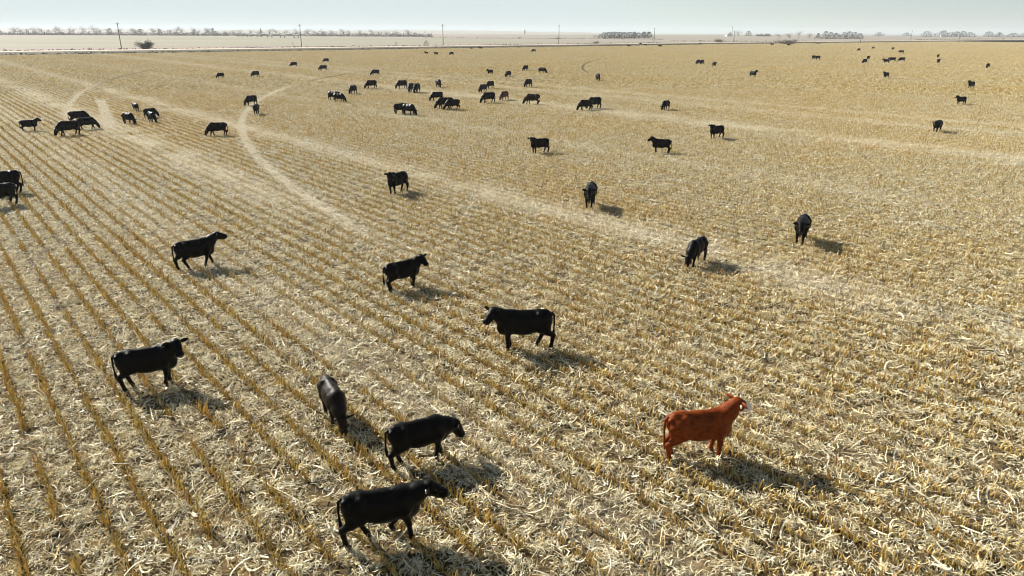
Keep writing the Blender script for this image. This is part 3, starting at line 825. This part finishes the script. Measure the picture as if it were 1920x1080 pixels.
# ------------------------------------------------------------------ trees, shrubs, poles, farmsteads
BARK = mottled('grey_bark', (.16, .13, .11), (.24, .20, .17), 1.5, .9)
TWIG = mottled('bare_twigs', (.20, .165, .14), (.30, .25, .21), .6, .9)
PALETWIG = mottled('pale_twigs', (.40, .36, .31), (.50, .45, .40), .6, .9)
CEDAR = mottled('cedar_foliage', (.030, .034, .016), (.060, .060, .028), .9, .9)
DARKPINE = mottled('pine_foliage', (.035, .045, .032), (.060, .072, .045), .5, .9)
OLIVE = mottled('olive_shrub', (.15, .12, .045), (.22, .17, .07), .6, .9)
BROWNTWIG = mottled('brown_thicket', (.085, .055, .035), (.14, .095, .06), .6, .9)
WOOD = mottled('weathered_wood', (.13, .10, .075), (.19, .155, .12), 2.0, .9)

def leaf_cloud(n, sampler, size, aspect=.5, droop=0.0, outward=0.0):
    """n small leaf faces spread through a volume"""
    V, F = [], []
    for i in range(n):
        p = Vector(sampler())
        d = Vector((random.gauss(0, 1), random.gauss(0, 1), random.gauss(0, .8)-droop))
        if outward: d = d.normalized()*(1-outward)+Vector((p.x, p.y, max(p.z*.5, .1))).normalized()*outward
        d.normalize(); s = d.orthogonal().normalized()
        s = (Matrix.Rotation(random.uniform(0, 6.28), 3, d) @ s)
        l = random.uniform(*size); w = l*aspect*random.uniform(.7, 1.2)
        b = len(V)
        V += [tuple(p-d*l*.5), tuple(p+s*w*.5), tuple(p+d*l*.5), tuple(p-s*w*.5)]
        F.append((b, b+1, b+2, b+3))
    return V, F

def bare_tree(h, w, twig, n=430):
    """trunk with limbs, and a see-through crown of twigs"""
    g = Geo(); tips = []
    g.tube([(0, 0, -.3), (.1, 0, h*.2), (.05, .1, h*.45), (0, 0, h*.75)], [h*.028, h*.022, h*.016, h*.006], 6)
    for i in range(9):
        a = random.uniform(0, 6.28); z = h*random.uniform(.18, .5); r = w*.5*random.uniform(.5, 1)
        e = (r*math.cos(a), r*math.sin(a), min(h*.95, z+h*random.uniform(.2, .45)))
        m_ = (e[0]*.5, e[1]*.5, z+(e[2]-z)*.6)
        g.tube([(0, 0, z), m_, e], [h*.012, h*.008, h*.003], 4, False); tips += [m_, e, e]
    tips.append((0, 0, h*.8))
    def smp():
        if random.random() < .25:
            a = random.uniform(0, 6.28); r = w*.42*random.random()**.5; return (r*math.cos(a), r*math.sin(a), h*random.uniform(.05, .4))
        t = random.choice(tips); return (t[0]+random.gauss(0, w*.15), t[1]+random.gauss(0, w*.15), max(h*.15, t[2]+random.gauss(0, h*.075)))
    V, F = leaf_cloud(n, smp, (h*.06, h*.14), .17, -.4, .25)
    return g.mesh('trunk', [BARK], True), mesh('crown', V, F, [twig])

def conifer(h, w, fol, n=420, ragged=.16, top=1.0):
    g = Geo(); g.tube([(0, 0, -.3), (0, 0, h*.5), (0, 0, h*.93)], [h*.03, h*.02, h*.004], 6)
    lob = [(random.uniform(0, 6.28), random.uniform(.1, .8), random.uniform(.6, 1.15)) for _ in range(9)]
    ex = random.choice((.5, .6, .9)); kk = 1.3 if ex < .7 else 1.05
    def smp():
        z = random.random()**1.25
        r = w*.5*min(1, kk*(1-z)**ex)*(.35+.65*random.random()**.5)
        a = random.uniform(0, 6.28)
        k = 1+sum((q-1)*math.exp(-((math.atan2(math.sin(a-a0), math.cos(a-a0))/.6)**2)-((z-z0)/.14)**2) for a0, z0, q in lob)
        r *= k
        return (r*math.cos(a)+random.gauss(0, ragged*w*.2), r*math.sin(a)+random.gauss(0, ragged*w*.2), h*(.04+.96*z*top))
    V, F = leaf_cloud(n, smp, (h*.06, h*.13), .45, .25, .45)
    return g.mesh('trunk', [BARK], True), mesh('crown', V, F, [fol])

def shrub(h, w, fol, n, spiky=.3, stems=9):
    g = Geo(); tips = []
    for i in range(stems):
        a = random.uniform(0, 6.28); r = w*.42*random.uniform(.2, 1); e = (r*math.cos(a), r*.55*math.sin(a), h*random.uniform(.5, .9)*(1-.45*(r/(w*.5))**2))
        g.tube([(e[0]*.2, e[1]*.2, -.1), (e[0]*.6, e[1]*.6, e[2]*.5), e], [.10*h/4, .07*h/4, .03*h/4], 4, False); tips.append(e)
    def smp():
        t = random.choice(tips); k = random.uniform(.15, 1.12)
        return (t[0]*k+random.gauss(0, w*.06), t[1]*k+random.gauss(0, w*.06), max(.1, t[2]*k+random.gauss(0, h*.10)))
    V, F = leaf_cloud(n, smp, (h*.10, h*.24), .22, -.3, spiky)
    return g.mesh('stem', [BARK], True), mesh('foliage', V, F, [fol])

def plant(name, cat, meshes, loc, label, group=None, rz=None, scale=(1, 1, 1)):
    t = empty(name, loc, random.uniform(0, 6.28) if rz is None else rz); t.scale = scale
    for m in meshes: obj(m.name.split('.')[0], m, t)
    return tag(t, label, cat, group)

# shrubs and small cedars along the road and in the fields
for x, y, w, h, fol, n, sp, name, lab in [
    (-191.6, 396, 12.6, 4.6, CEDAR, 2600, .6, 'cedar_shrub', 'wide dark spiky evergreen bush just right of the leftmost utility pole'),
    (64.7, 597, 8.7, 2.9, BROWNTWIG, 900, .3, 'dark_shrub', 'dark sprawling bush at the road, straight before the dense dark grove'),
    (177.8, 659.5, 18.5, 4.0, OLIVE, 2200, .2, 'dome_shrub', 'rounded olive-brown shrub on the field edge left of the sixth utility pole'),
    (224.5, 620, 26.0, 4.4, BROWNTWIG, 2600, .35, 'thicket', 'wide dark brown leafless thicket at the field edge, with bare branches above it'),
    (255.3, 638, 10.4, 1.9, OLIVE, 900, .25, 'low_shrub', 'low olive shrub just right of the wide brown thicket'),
    (-210.2, 376, 3.0, 1.5, BROWNTWIG, 220, .4, 'weed_clump', 'small clump of dark weeds on the road bank, left of the leftmost pole'),
    (8.4, 1012, 15.8, 2.6, OLIVE, 700, .2, 'hedge_shrub', 'olive shrub on the hedge line beyond the road, left of the fourth pole'),
    (55.8, 962, 18.0, 2.8, OLIVE, 800, .2, 'hedge_shrub', 'olive shrub on the hedge line, half behind the fourth pole'),
    (-72.5, 1100, 8.4, 1.7, BROWNTWIG, 300, .2, 'hedge_shrub', 'faint brown shrub on the distant hedge line just right of the third pole'),
    (-21.6, 1077, 4.8, 1.8, BROWNTWIG, 220, .2, 'hedge_shrub', 'tiny faint shrub midway along the distant hedge line'),
]:
    plant(name, 'shrub', shrub(h, w, fol, n, sp, 14 if w > 10 else 8), (x, y, 0 if y > 420 else .0), lab, rz=R(30))
plant('cedar_tree', 'tree', conifer(3.3, 4.6, CEDAR, 420, .3), (-55.2, 486, .3), 'small dark cedar beside the road, just left of the third pole')
plant('cedar_tree', 'tree', conifer(2.4, 2.9, CEDAR, 260, .2), (-74.2, 483, .3), 'tiny conical cedar at the road, left one of the two before the third pole')
plant('weed_clump', 'shrub', shrub(.9, 1.6, BROWNTWIG, 90, .3, 5), (-58.9, 485, .3), 'very small dark weed tuft against the left side of the small roadside cedar')

# the long treeline on the left horizon
VAR = {'bare': [bare_tree(15, 13, TWIG) for _ in range(4)], 'pale': [bare_tree(15, 14, PALETWIG, 460) for _ in range(3)], 'dark': [conifer(11, 9, DARKPINE, 420, .3) for _ in range(5)]}
def line_at(px):                                   # the treeline runs almost straight across
    t = px/830.0
    X = -908 + (908-115)*t
    return X, 1350+14*math.sin(t*3)-100*t*t
_first = {}
def line_tree(px, h, w, kind, label, group=None, dy=0.0):
    i = random.randrange(len(VAR[kind])); X, Y = line_at(px)
    s = h/(11.0 if kind == 'dark' else 15.0); ww = w/(9.0 if kind == 'dark' else 11.0)
    nm = {'bare': 'leafless_tree', 'pale': 'leafless_tree', 'dark': 'evergreen_tree'}[kind]
    if (kind, i) not in _first:
        t = plant(nm, 'tree', VAR[kind][i], (X, Y+dy, 0), label, group, scale=(ww, ww, s)); _first[(kind, i)] = t
    else:
        t = copy_thing(_first[(kind, i)], (X, Y+dy, 0), random.uniform(0, 6.28), (ww, ww, s)); tag(t, label, 'tree', group)
        if not group and 'group' in t: del t['group']
    t['group'] = group or 'trees of the long left treeline'
SEG = [(222, 'left of the first pole'), (563, 'between the first and second poles'), (2000, 'right of the second pole')]
def seg(px): return [s for lim, s in SEG if px < lim][0]
SPECIAL = {407: 'tallest dark evergreen of the far treeline, midway between the first and second poles', 498: 'pointed dark evergreen standing alone above the irrigation machine',
           270: 'broad dark evergreen of the treeline directly above the spiky roadside bush', 12: 'dark evergreen at the far left end of the treeline',
           213: 'dark evergreen of the treeline close on the left of the first pole', 306: 'dark round-topped evergreen just right of the spiky roadside bush in the treeline',
           165: 'tall pale leafless tree with the widest crown in the treeline, left of the first pole', 768: 'last leafless tree at the right end of the treeline, left of the third pole',
           395: 'tall leafless tree touching the tallest dark evergreen of the treeline', 575: 'leafless tree of the treeline just behind the second pole'}
for px, h, w, kind in [(4, 13, 11, 'pale'), (20, 16, 13, 'bare'), (36, 12, 10, 'pale'), (50, 13, 9, 'bare'), (62, 16, 11, 'pale'), (80, 13, 10, 'bare'), (95, 12, 9, 'pale'), (110, 16, 12, 'bare'), (122, 14, 9, 'bare'),
                    (137, 13, 10, 'pale'), (151, 16, 10, 'pale'), (165, 17, 14, 'pale'), (178, 13, 9, 'pale'), (192, 13, 9, 'bare'), (225, 13, 10, 'bare'), (238, 12, 10, 'pale'), (251, 13, 11, 'bare'), (262, 11, 9, 'pale'), (287, 14, 9, 'bare'),
                    (298, 13, 9, 'pale'), (318, 12, 9, 'bare'), (330, 16, 10, 'bare'), (342, 14, 9, 'pale'), (356, 15, 9, 'bare'), (370, 11, 8, 'pale'), (382, 13, 10, 'bare'), (395, 15, 12, 'bare'), (421, 10, 9, 'pale'), (436, 11, 10, 'bare'),
                    (452, 11, 10, 'pale'), (468, 11, 10, 'bare'), (484, 11, 10, 'pale'), (510, 13, 10, 'bare'), (524, 12, 9, 'bare'), (540, 11, 9, 'pale'), (557, 13, 9, 'bare'), (575, 13, 11, 'bare'), (592, 11, 10, 'pale'), (608, 12, 10, 'bare'),
                    (628, 11, 9, 'bare'), (645, 13, 10, 'bare'), (662, 11, 9, 'pale'), (680, 11, 9, 'bare'), (700, 12, 9, 'bare'), (712, 10, 8, 'pale'), (727, 10, 8, 'bare'), (743, 11, 8, 'bare'), (768, 12, 9, 'bare'), (782, 7, 7, 'bare')]:
    line_tree(px, h, w, kind, SPECIAL.get(px) or ('pale ' if kind == 'pale' else 'grey ')+'hazy leafless tree in the far treeline, '+seg(px), None if px in SPECIAL else ('pale ' if kind == 'pale' else 'grey ')+'leafless treeline trees '+seg(px), random.uniform(-10, 15))
for px, h, w, kind in [(12, 9, 9, 'dark'), (73, 7, 6, 'dark'), (100, 9, 9, 'dark'), (124, 6, 9, 'dark'), (188, 8, 6, 'dark'), (213, 12, 11, 'dark'), (270, 11, 17, 'dark'), (306, 11, 9, 'dark'), (338, 6, 11, 'dark'), (351, 5, 8, 'dark'),
                    (372, 10, 9, 'dark'), (407, 13, 11, 'dark'), (412, 8, 12, 'dark'), (430, 6, 10, 'dark'), (465, 4, 12, 'dark'), (498, 12, 7, 'dark'), (606, 6, 6, 'dark'), (617, 8, 7, 'dark')]:
    line_tree(px, h, w, kind, SPECIAL.get(px) or 'low dark evergreen in the far treeline, '+seg(px), None if px in SPECIAL else 'dark evergreens of the treeline '+seg(px), -18)
# undergrowth along the foot of the treeline
def smp():
    X, Y = line_at(random.uniform(-40, 812)); return (X, Y+random.uniform(-14, 6), abs(random.gauss(0, 2.6)))
V, F = leaf_cloud(9000, smp, (1.2, 3.2), .5)
tag(obj('undergrowth', mesh('undergrowth', V, F, [BROWNTWIG])), kind='stuff')

# groves and farmstead trees further right
def grove(entries, cat='tree'):
    for x, y, h, w, kind, label, group in entries:
        w *= 1.25
        i = random.randrange(len(VAR[kind])); s = h/(11.0 if kind == 'dark' else 15.0); ww = w/(9.0 if kind == 'dark' else 13.5)
        t = copy_thing(_first.get((kind, i)) or [v for k_, v in _first.items() if k_[0] == kind][0], (x, y, 0), random.uniform(0, 6.28), (ww, ww, s)); tag(t, label, 'tree'); t['group'] = group
g1 = 'evergreens of the dense dark grove'
grove([(131+7.6*i, 1092+3.0*i, random.uniform(7.4, 9.4), 15, 'dark',
        {0: 'leftmost evergreen of the dense dark grove right of centre', 9: 'rightmost evergreen of the dense dark grove, left of the fifth pole'}.get(i, ['', 'second', 'third', 'fourth', 'fifth', 'sixth', 'seventh', 'eighth', 'ninth', ''][i]+' evergreen from the left in the dense dark grove right of centre'), g1) for i in range(10)])
grove([(116+6*i, 1089, 5.5, 7, 'pale', 'low pale leafless tree at the left end of the dense dark grove', 'pale trees beside the dense dark grove') for i in range(3)])
g2 = 'trees of the right hand grove'
grove([(x, y, h, w, k, l, g2) for x, y, h, w, k, l in [
    (416, 1192, 8, 9, 'pale', 'leftmost pale leafless tree rising behind the brown thicket'), (430, 1185, 9, 10, 'bare', 'leafless tree behind the brown thicket, left of the right hand grove'),
    (442, 1180, 12, 9, 'pale', 'tallest pale leafless tree behind the brown thicket'), (455, 1170, 9, 9, 'bare', 'leafless tree where the right hand grove begins'),
    (450, 1125, 8, 9, 'dark', 'small dark evergreen at the left end of the right hand grove'), (462, 1128, 10.5, 11, 'dark', 'tall evergreen at the left part of the right hand grove'),
    (471, 1131, 9.5, 10, 'dark', 'second tall evergreen of the right hand grove, next to the tall left one'), (480, 1133, 8.5, 10, 'dark', 'middle evergreen of the right hand grove, before a pale gap'),
    (487, 1135, 7.5, 9, 'pale', 'pale tree in the gap of the right hand grove'), (493, 1136, 9.5, 10, 'dark', 'evergreen just right of the pale gap in the right hand grove'),
    (502, 1139, 10.5, 11, 'dark', 'tallest evergreen toward the right end of the right hand grove'), (511, 1141, 9.5, 11, 'dark', 'rounded evergreen of the right hand grove, second from its right end'), (520, 1143, 8, 10, 'dark', 'rightmost evergreen of the right hand grove')]])
g3 = 'farmstead trees on the right horizon'
grove([(x, y, h, w, k, l, g3) for x, y, h, w, k, l in [
    (506, 1712, 14, 17, 'pale', 'pale leafless tree just right of the tall lattice tower'), (531, 1722, 11, 14, 'dark', 'dark tree right of the lattice tower, before a low hedge'),
    (962, 1775, 12, 20, 'dark', 'leftmost dark tree of the white house farmstead'), (990, 1790, 10, 18, 'pale', 'pale tree left of the white farmhouse'), (1012, 1796, 14, 20, 'dark', 'dark tree rising behind the white farmhouse'),
    (1034, 1800, 11, 20, 'dark', 'first dark tree right of the white farmhouse'), (1054, 1812, 12, 20, 'dark', 'second dark tree right of the white farmhouse'), (1072, 1820, 13, 18, 'dark', 'tall dark tree toward the right of the white house farmstead'), (1096, 1832, 10, 22, 'dark', 'rightmost dark tree of the white house farmstead'),
    (1158, 1858, 12, 20, 'dark', 'left dark tree of the farthest clump at the right edge'), (1178, 1850, 10, 22, 'dark', 'second dark tree of the farthest clump at the right edge'), (1200, 1830, 9, 24, 'dark', 'third dark tree of the farthest clump at the right edge'),
    (1226, 1826, 10, 22, 'dark', 'last dark tree of the clump, cut by the right edge'), (990, 2066, 9, 22, 'dark', 'faint distant tree left of the seventh pole'), (1088, 2110, 9, 20, 'dark', 'faint distant tree at the seventh pole')]])
def smp(): return (random.uniform(556, 590), random.uniform(1740, 1752), abs(random.gauss(0, 2.2)))
V, F = leaf_cloud(420, smp, (1.5, 3.5), .6)
hd = tag(obj('hedge', mesh('hedge', V, F, [DARKPINE])), 'low straight dark hedge right of the lattice tower farmstead', 'hedge')

# hedge lines and margins across the open land
def margin(x0, y0, x1, y1, w, h=.8):
    d = Vector((x1-x0, y1-y0)); ln = d.length; d.normalize()
    def smp_():
        t = random.uniform(0, ln); o = random.gauss(0, w*.3); return (x0+d.x*t-d.y*o, y0+d.y*t+d.x*o, abs(random.gauss(0, h*.45)))
    return leaf_cloud(int(ln*1.6), smp_, (.8, 2.2), .5)
V, F = [], []
for a in [(-125, 1085, 190, 960, 5), (165, 800, 330, 800, 6), (560, 1060, 760, 1180, 6)]:
    v, f = margin(*a); F += [tuple(i+len(V) for i in q) for q in f]; V += v
tag(obj('margin_grass', mesh('margin_grass', V, F, [OLIVE])), kind='stuff')
# rank weeds on the near and far road banks
V, F = [], []
def weeds(n, d0, d1, z, h, x0, x1):
    def smp_():
        x = random.uniform(x0, x1); q = offs(x, random.uniform(d0, d1)); return (q[0], q[1], z+abs(random.gauss(0, h)))
    v, f = leaf_cloud(n, smp_, (.5, 1.3), .5); o = len(V)
    F.extend(tuple(i+o for i in q) for q in f); V.extend(v)
weeds(4200, -25, -17.0, .1, .14, -300, 180); weeds(5200, 11.5, 15.0, .3, .4, -320, 130); weeds(2600, -24, -16, .1, .2, 180, 700)
tag(obj('bank_weeds', mesh('bank_weeds', V, F, [grass_shaded])), kind='stuff')

# utility poles
def pole(x, y, h, label):
    t = empty('utility_pole', (x, y, -.2), R(41)); h += .2
    obj('pole', Geo().tube([(0, 0, 0), (0, 0, h*.5), (0, 0, h)], [.24, .21, .17], 8).mesh('pole', [WOOD], True), t)
    obj('crossarm', Geo().box((0, .22, h-.75), (2.4, .13, .16)).mesh('crossarm', [WOOD]), t)
    for ox in (-1.05, 1.05):
        obj('insulator', Geo().tube([(ox, .22, h-.67), (ox, .22, h-.42)], [.05, .07], 6).mesh('insulator', [PORC]), t)
    obj('insulator', Geo().tube([(0, 0, h), (0, 0, h+.3)], [.05, .07], 6).mesh('insulator', [PORC]), t)
    tag(t, label, 'utility pole', 'utility poles along the road')
PORC = mat('porcelain', (.55, .57, .58), .3)
for x, y, h, l in [(-205.6, 398.3, 13.2, 'leftmost wooden utility pole, beside the spiky evergreen bush'), (-129.3, 464.6, 13.2, 'second wooden utility pole from the left, right of the irrigation machine'),
                   (-45.4, 495.3, 13.7, 'third wooden utility pole from the left, beside the small roadside cedar'), (34.3, 568.1, 14.0, 'fourth wooden utility pole from the left, with a hedge shrub behind its foot'),
                   (125.6, 677.4, 12.7, 'fifth wooden utility pole from the left, right of the dense dark grove'), (201.4, 694.3, 10.3, 'sixth wooden utility pole from the left, right of the rounded shrub'),
                   (330.0, 722.9, 8.6, 'faint utility pole standing right of the right hand grove'), (452.1, 865.9, 11.7, 'thin distant utility pole right of centre on the horizon, left of the white farmhouse')]:
    pole(x, y, h, l)
# short posts
t = empty('marker_post', (448.6, 766.3, 0), 0)
obj('post', Geo().tube([(0, 0, -.1), (0, 0, 4.6)], .22, 6).mesh('post', [WOOD]), t); obj('box', Geo().box((0, 0, 5.2), (2.2, .5, 1.5)).mesh('box', [PORC]), t)
tag(t, 'short post with a pale board on top below the white farmhouse', 'post')
for x, y, h, l in [(528.9, 822, 5.0, 'thin short post near the right edge, left one of two'), (571.4, 874, 5.6, 'thin short post near the right edge, right one of two'), (-136.0, 470, 3.0, 'small thin post at the road just left of the second pole')]:
    tag(obj('field_post', Geo().tube([(0, 0, -.1), (0, 0, h*.6), (.02, 0, h)], [.16, .14, .12], 6).mesh('field_post', [WOOD]), None, (x, y, 0)), l, 'post', 'thin field posts')

# centre pivot irrigation machine
GALV = mat('galvanised_pipe', (.62, .63, .62), .4, .5); TYRE = mat('tyre_rubber', (.03, .03, .03), .8); DARKST = mat('dark_steel', (.2, .2, .2), .5)
tw = [(-409.6, 1145.8), (-388.8, 1124.5), (-362.0, 1088.1), (-338.6, 1061.9), (-311.4, 1030.7), (-284.7, 1001.6), (-262.4, 977.0)]
o0 = tw[-1]
pv = tag(empty('irrigation_pivot', (o0[0], o0[1], 0)), 'long white centre pivot irrigation machine on wheels in the far field by the second pole', 'irrigation machine')
for i in range(len(tw)-1):
    a = Vector((tw[i][0]-o0[0], tw[i][1]-o0[1], 3.7)); b = Vector((tw[i+1][0]-o0[0], tw[i+1][1]-o0[1], 3.7)); d = b-a
    P = [a+d*s+Vector((0, 0, 1.6*math.sin(math.pi*s))) for s in np.linspace(0, 1, 9)]
    sp = obj('span_pipe', Geo().tube(P, .20, 6).mesh('span_pipe', [GALV], True), pv)
    g = Geo(); Q = [a+d*s+Vector((0, 0, .9*math.sin(math.pi*s)-.9*math.sin(math.pi*s)*.9-.35*math.sin(math.pi*s))) for s in np.linspace(0, 1, 9)]
    g.tube(Q, .05, 4)
    for k in range(1, 8): g.tube([P[k], Q[k]], .04, 4)
    obj('truss', g.mesh('truss', [GALV]), sp)
    if True:
        u = Vector((-d.y, d.x, 0)).normalized()*2.9; g = Geo(); f0 = Vector((a.x, a.y, .9))
        for s in (-1, 1): g.tube([a, f0+u*s], .10, 5)
        g.tube([f0-u, f0+u], .12, 5)
        tl = obj('drive_tower', g.mesh('drive_tower', [GALV]), pv)
        for s in (-1, 1):
            c = f0+u*s; un = Vector((-u.y, u.x, 0)).normalized()*.18
            obj('wheel', Geo().tube([c-un, c-un*.9, c+un*.9, c+un], [.5, .85, .85, .5], 14).mesh('wheel', [TYRE], True), tl)
g = Geo()
for s, q in ((-1, -1), (1, -1), (1, 1), (-1, 1)): g.tube([(1.6*s, 1.6*q, 0), (.25*s, .25*q, 4.2)], .09, 5)
g.tube([(0, 0, 0), (0, 0, 4.4)], .15, 6)
obj('pivot_tower', g.mesh('pivot_tower', [GALV]), pv)

# farmsteads far right
WALL = mottled('white_boards', (.74, .73, .69), (.80, .79, .75), .5, .8); ROOF = mat('grey_shingles', (.28, .26, .25), .8); GLASS = mat('window_glass', (.04, .05, .06), .1, .6)
def gable_house(name, x, y, w, d, h, rz, label, cat, wall, door=True):
    t = empty(name, (x, y, 0), rz); r = .42*w
    g = Geo(); b = 0
    g.V = [(-w/2, -d/2, 0), (w/2, -d/2, 0), (w/2, d/2, 0), (-w/2, d/2, 0), (-w/2, -d/2, h), (w/2, -d/2, h), (w/2, d/2, h), (-w/2, d/2, h), (0, -d/2, h+r), (0, d/2, h+r)]
    g.F = [(0, 1, 5, 8, 4), (1, 2, 6, 5), (2, 3, 7, 9, 6), (3, 0, 4, 7)]
    obj('wall', g.mesh('wall', [wall]), t)
    g = Geo()
    for s in (-1, 1):
        e = .4
        A = [(0, -d/2-e, h+r+.02), (s*(w/2+e), -d/2-e, h-e*.84+.02), (s*(w/2+e), d/2+e, h-e*.84+.02), (0, d/2+e, h+r+.02)]
        k = len(g.V); g.V += A+[(p[0], p[1], p[2]+.18) for p in A]
        g.F += [(k, k+1, k+2, k+3), (k+7, k+6, k+5, k+4), (k, k+4, k+5, k+1), (k+1, k+5, k+6, k+2), (k+2, k+6, k+7, k+3)]
    obj('roof', g.mesh('roof', [ROOF]), t)
    for wx in (-w*.28, w*.28):
        f = obj('window', Geo().box((wx, -d/2-.03, h*.55), (1.3, .08, 1.5)).mesh('window', [WALL]), t); obj('pane', Geo().box((wx, -d/2-.08, h*.55), (1.0, .04, 1.2)).mesh('pane', [GLASS]), f)
    if door: obj('door', Geo().box((0, -d/2-.03, 1.05), (1.1, .08, 2.1)).mesh('door', [ROOF]), t)
    tag(t, label, cat)
gable_house('farmhouse', 985, 1748, 11, 12, 4.6, R(-25), 'white gabled farmhouse in front of dark trees on the right horizon', 'house', WALL)
gable_house('farm_shed', 482, 1706, 13, 10, 3.4, R(15), 'low white shed at the foot of the lattice tower', 'shed', WALL)
t = tag(empty('lattice_tower', (489.5, 1706, 0)), 'tall thin lattice tower with a pale head on the right horizon', 'tower')
g = Geo()
for s, q in ((-1, -1), (1, -1), (1, 1), (-1, 1)): g.tube([(1.3*s, 1.3*q, 0), (.3*s, .3*q, 21)], .13, 4)
for z in range(1, 10):
    r_ = 1.3-z*2.1/21; 
    for s, q in ((-1, -1), (1, -1), (1, 1), (-1, 1)): g.tube([(r_*s, r_*q, z*2.1), (-r_*q*1.0, r_*s, z*2.1+1.0)], .07, 4)
obj('lattice', g.mesh('lattice', [DARKST]), t)
obj('tower_head', Geo().tube([(0, 0, 21), (0, 0, 22.6)], [1.0, 1.2], 8).mesh('tower_head', [PORC]), t)
t = tag(empty('silo', (42, 2707, 0)), 'tiny dark silo alone on the horizon right of the third pole', 'silo')
obj('silo_wall', Geo().tube([(0, 0, 0), (0, 0, 12)], 2.6, 10).mesh('silo_wall', [DARKST], True), t); obj('silo_roof', Geo().tube([(0, 0, 12), (0, 0, 13.6), (0, 0, 14)], [2.7, 1.6, .3], 10).mesh('silo_roof', [DARKST], True), t)

# long fallen corn stalks by the cattle
STALK = mottled('dry_stalk', (.55, .46, .29), (.62, .53, .36), 3.0, .7)
def stalk(P, r, label):
    o = P[0]; t = empty('fallen_stalk', (o[0], o[1], 0))
    Q = [(p[0]-o[0], p[1]-o[1], p[2]) for p in P]
    obj('cane', Geo().tube(Q, [r*(1-.5*i/(len(Q)-1)) for i in range(len(Q))], 6).mesh('cane', [STALK], True), t)
    for k in (1, 2):
        a = Vector(Q[k]); e = a+Vector((random.uniform(-.3, .3), random.uniform(-.35, -.1), .02)); mdl = (a+e)*.5+Vector((0, 0, .06)); w = Vector((.03, .01, 0))
        obj('dry_leaf', mesh('dry_leaf', [tuple(a-w*.5), tuple(a+w*.5), tuple(mdl-w), tuple(mdl+w), tuple(e)], [(0, 1, 3, 2), (2, 3, 4)], [STALK]), t)
    tag(t, label, 'corn stalk', 'long fallen corn stalks')
Z = [.07, .11, .10, .06]
for P, r, l in [
    ([(-1.51, 15.09), (-1.1, 14.31), (-.63, 13.49), (-.16, 13.06)], .020, 'long pale corn stalk lying in the shadow before the low-headed cow'),
    ([(-.95, 13.89), (-.39, 13.11), (.04, 12.93), (.38, 12.91)], .016, 'bent corn stalk crossing the long pale stalk right of the nearest cow'),
    ([(-.39, 13.11), (.02, 12.8), (.57, 12.35)], .014, 'thin corn stalk running down to the right from the crossed stalks'),
    ([(4.45, 13.52), (4.79, 13.47), (5.36, 13.79)], .015, 'curved pale corn stalk lying below the red cow'),
    ([(-5.66, 13.86), (-5.18, 13.47), (-4.6, 13.09), (-4.21, 12.29)], .018, 'long pale corn stalk lying between rows, left of the nearest cow')]:
    stalk([(x, y, Z[i]) for i, (x, y) in enumerate(P)], r, l)
# ------------------------------------------------------------------ hazy air
hz = Geo().box((0, 3000, 17.0), (22000, 7000*2, 62))
hm = bpy.data.materials.new('haze'); hm.use_nodes = True
hm.node_tree.nodes.clear()
ho = hm.node_tree.nodes.new('ShaderNodeOutputMaterial'); hv = hm.node_tree.nodes.new('ShaderNodeVolumePrincipled')
hv.inputs['Color'].default_value = (.80, .86, .90, 1); hv.inputs['Density'].default_value = .00014; hv.inputs['Anisotropy'].default_value = .12
hm.node_tree.links.new(hv.outputs[0], ho.inputs['Volume'])
tag(obj('haze', hz.mesh('haze', [hm])), kind='stuff')
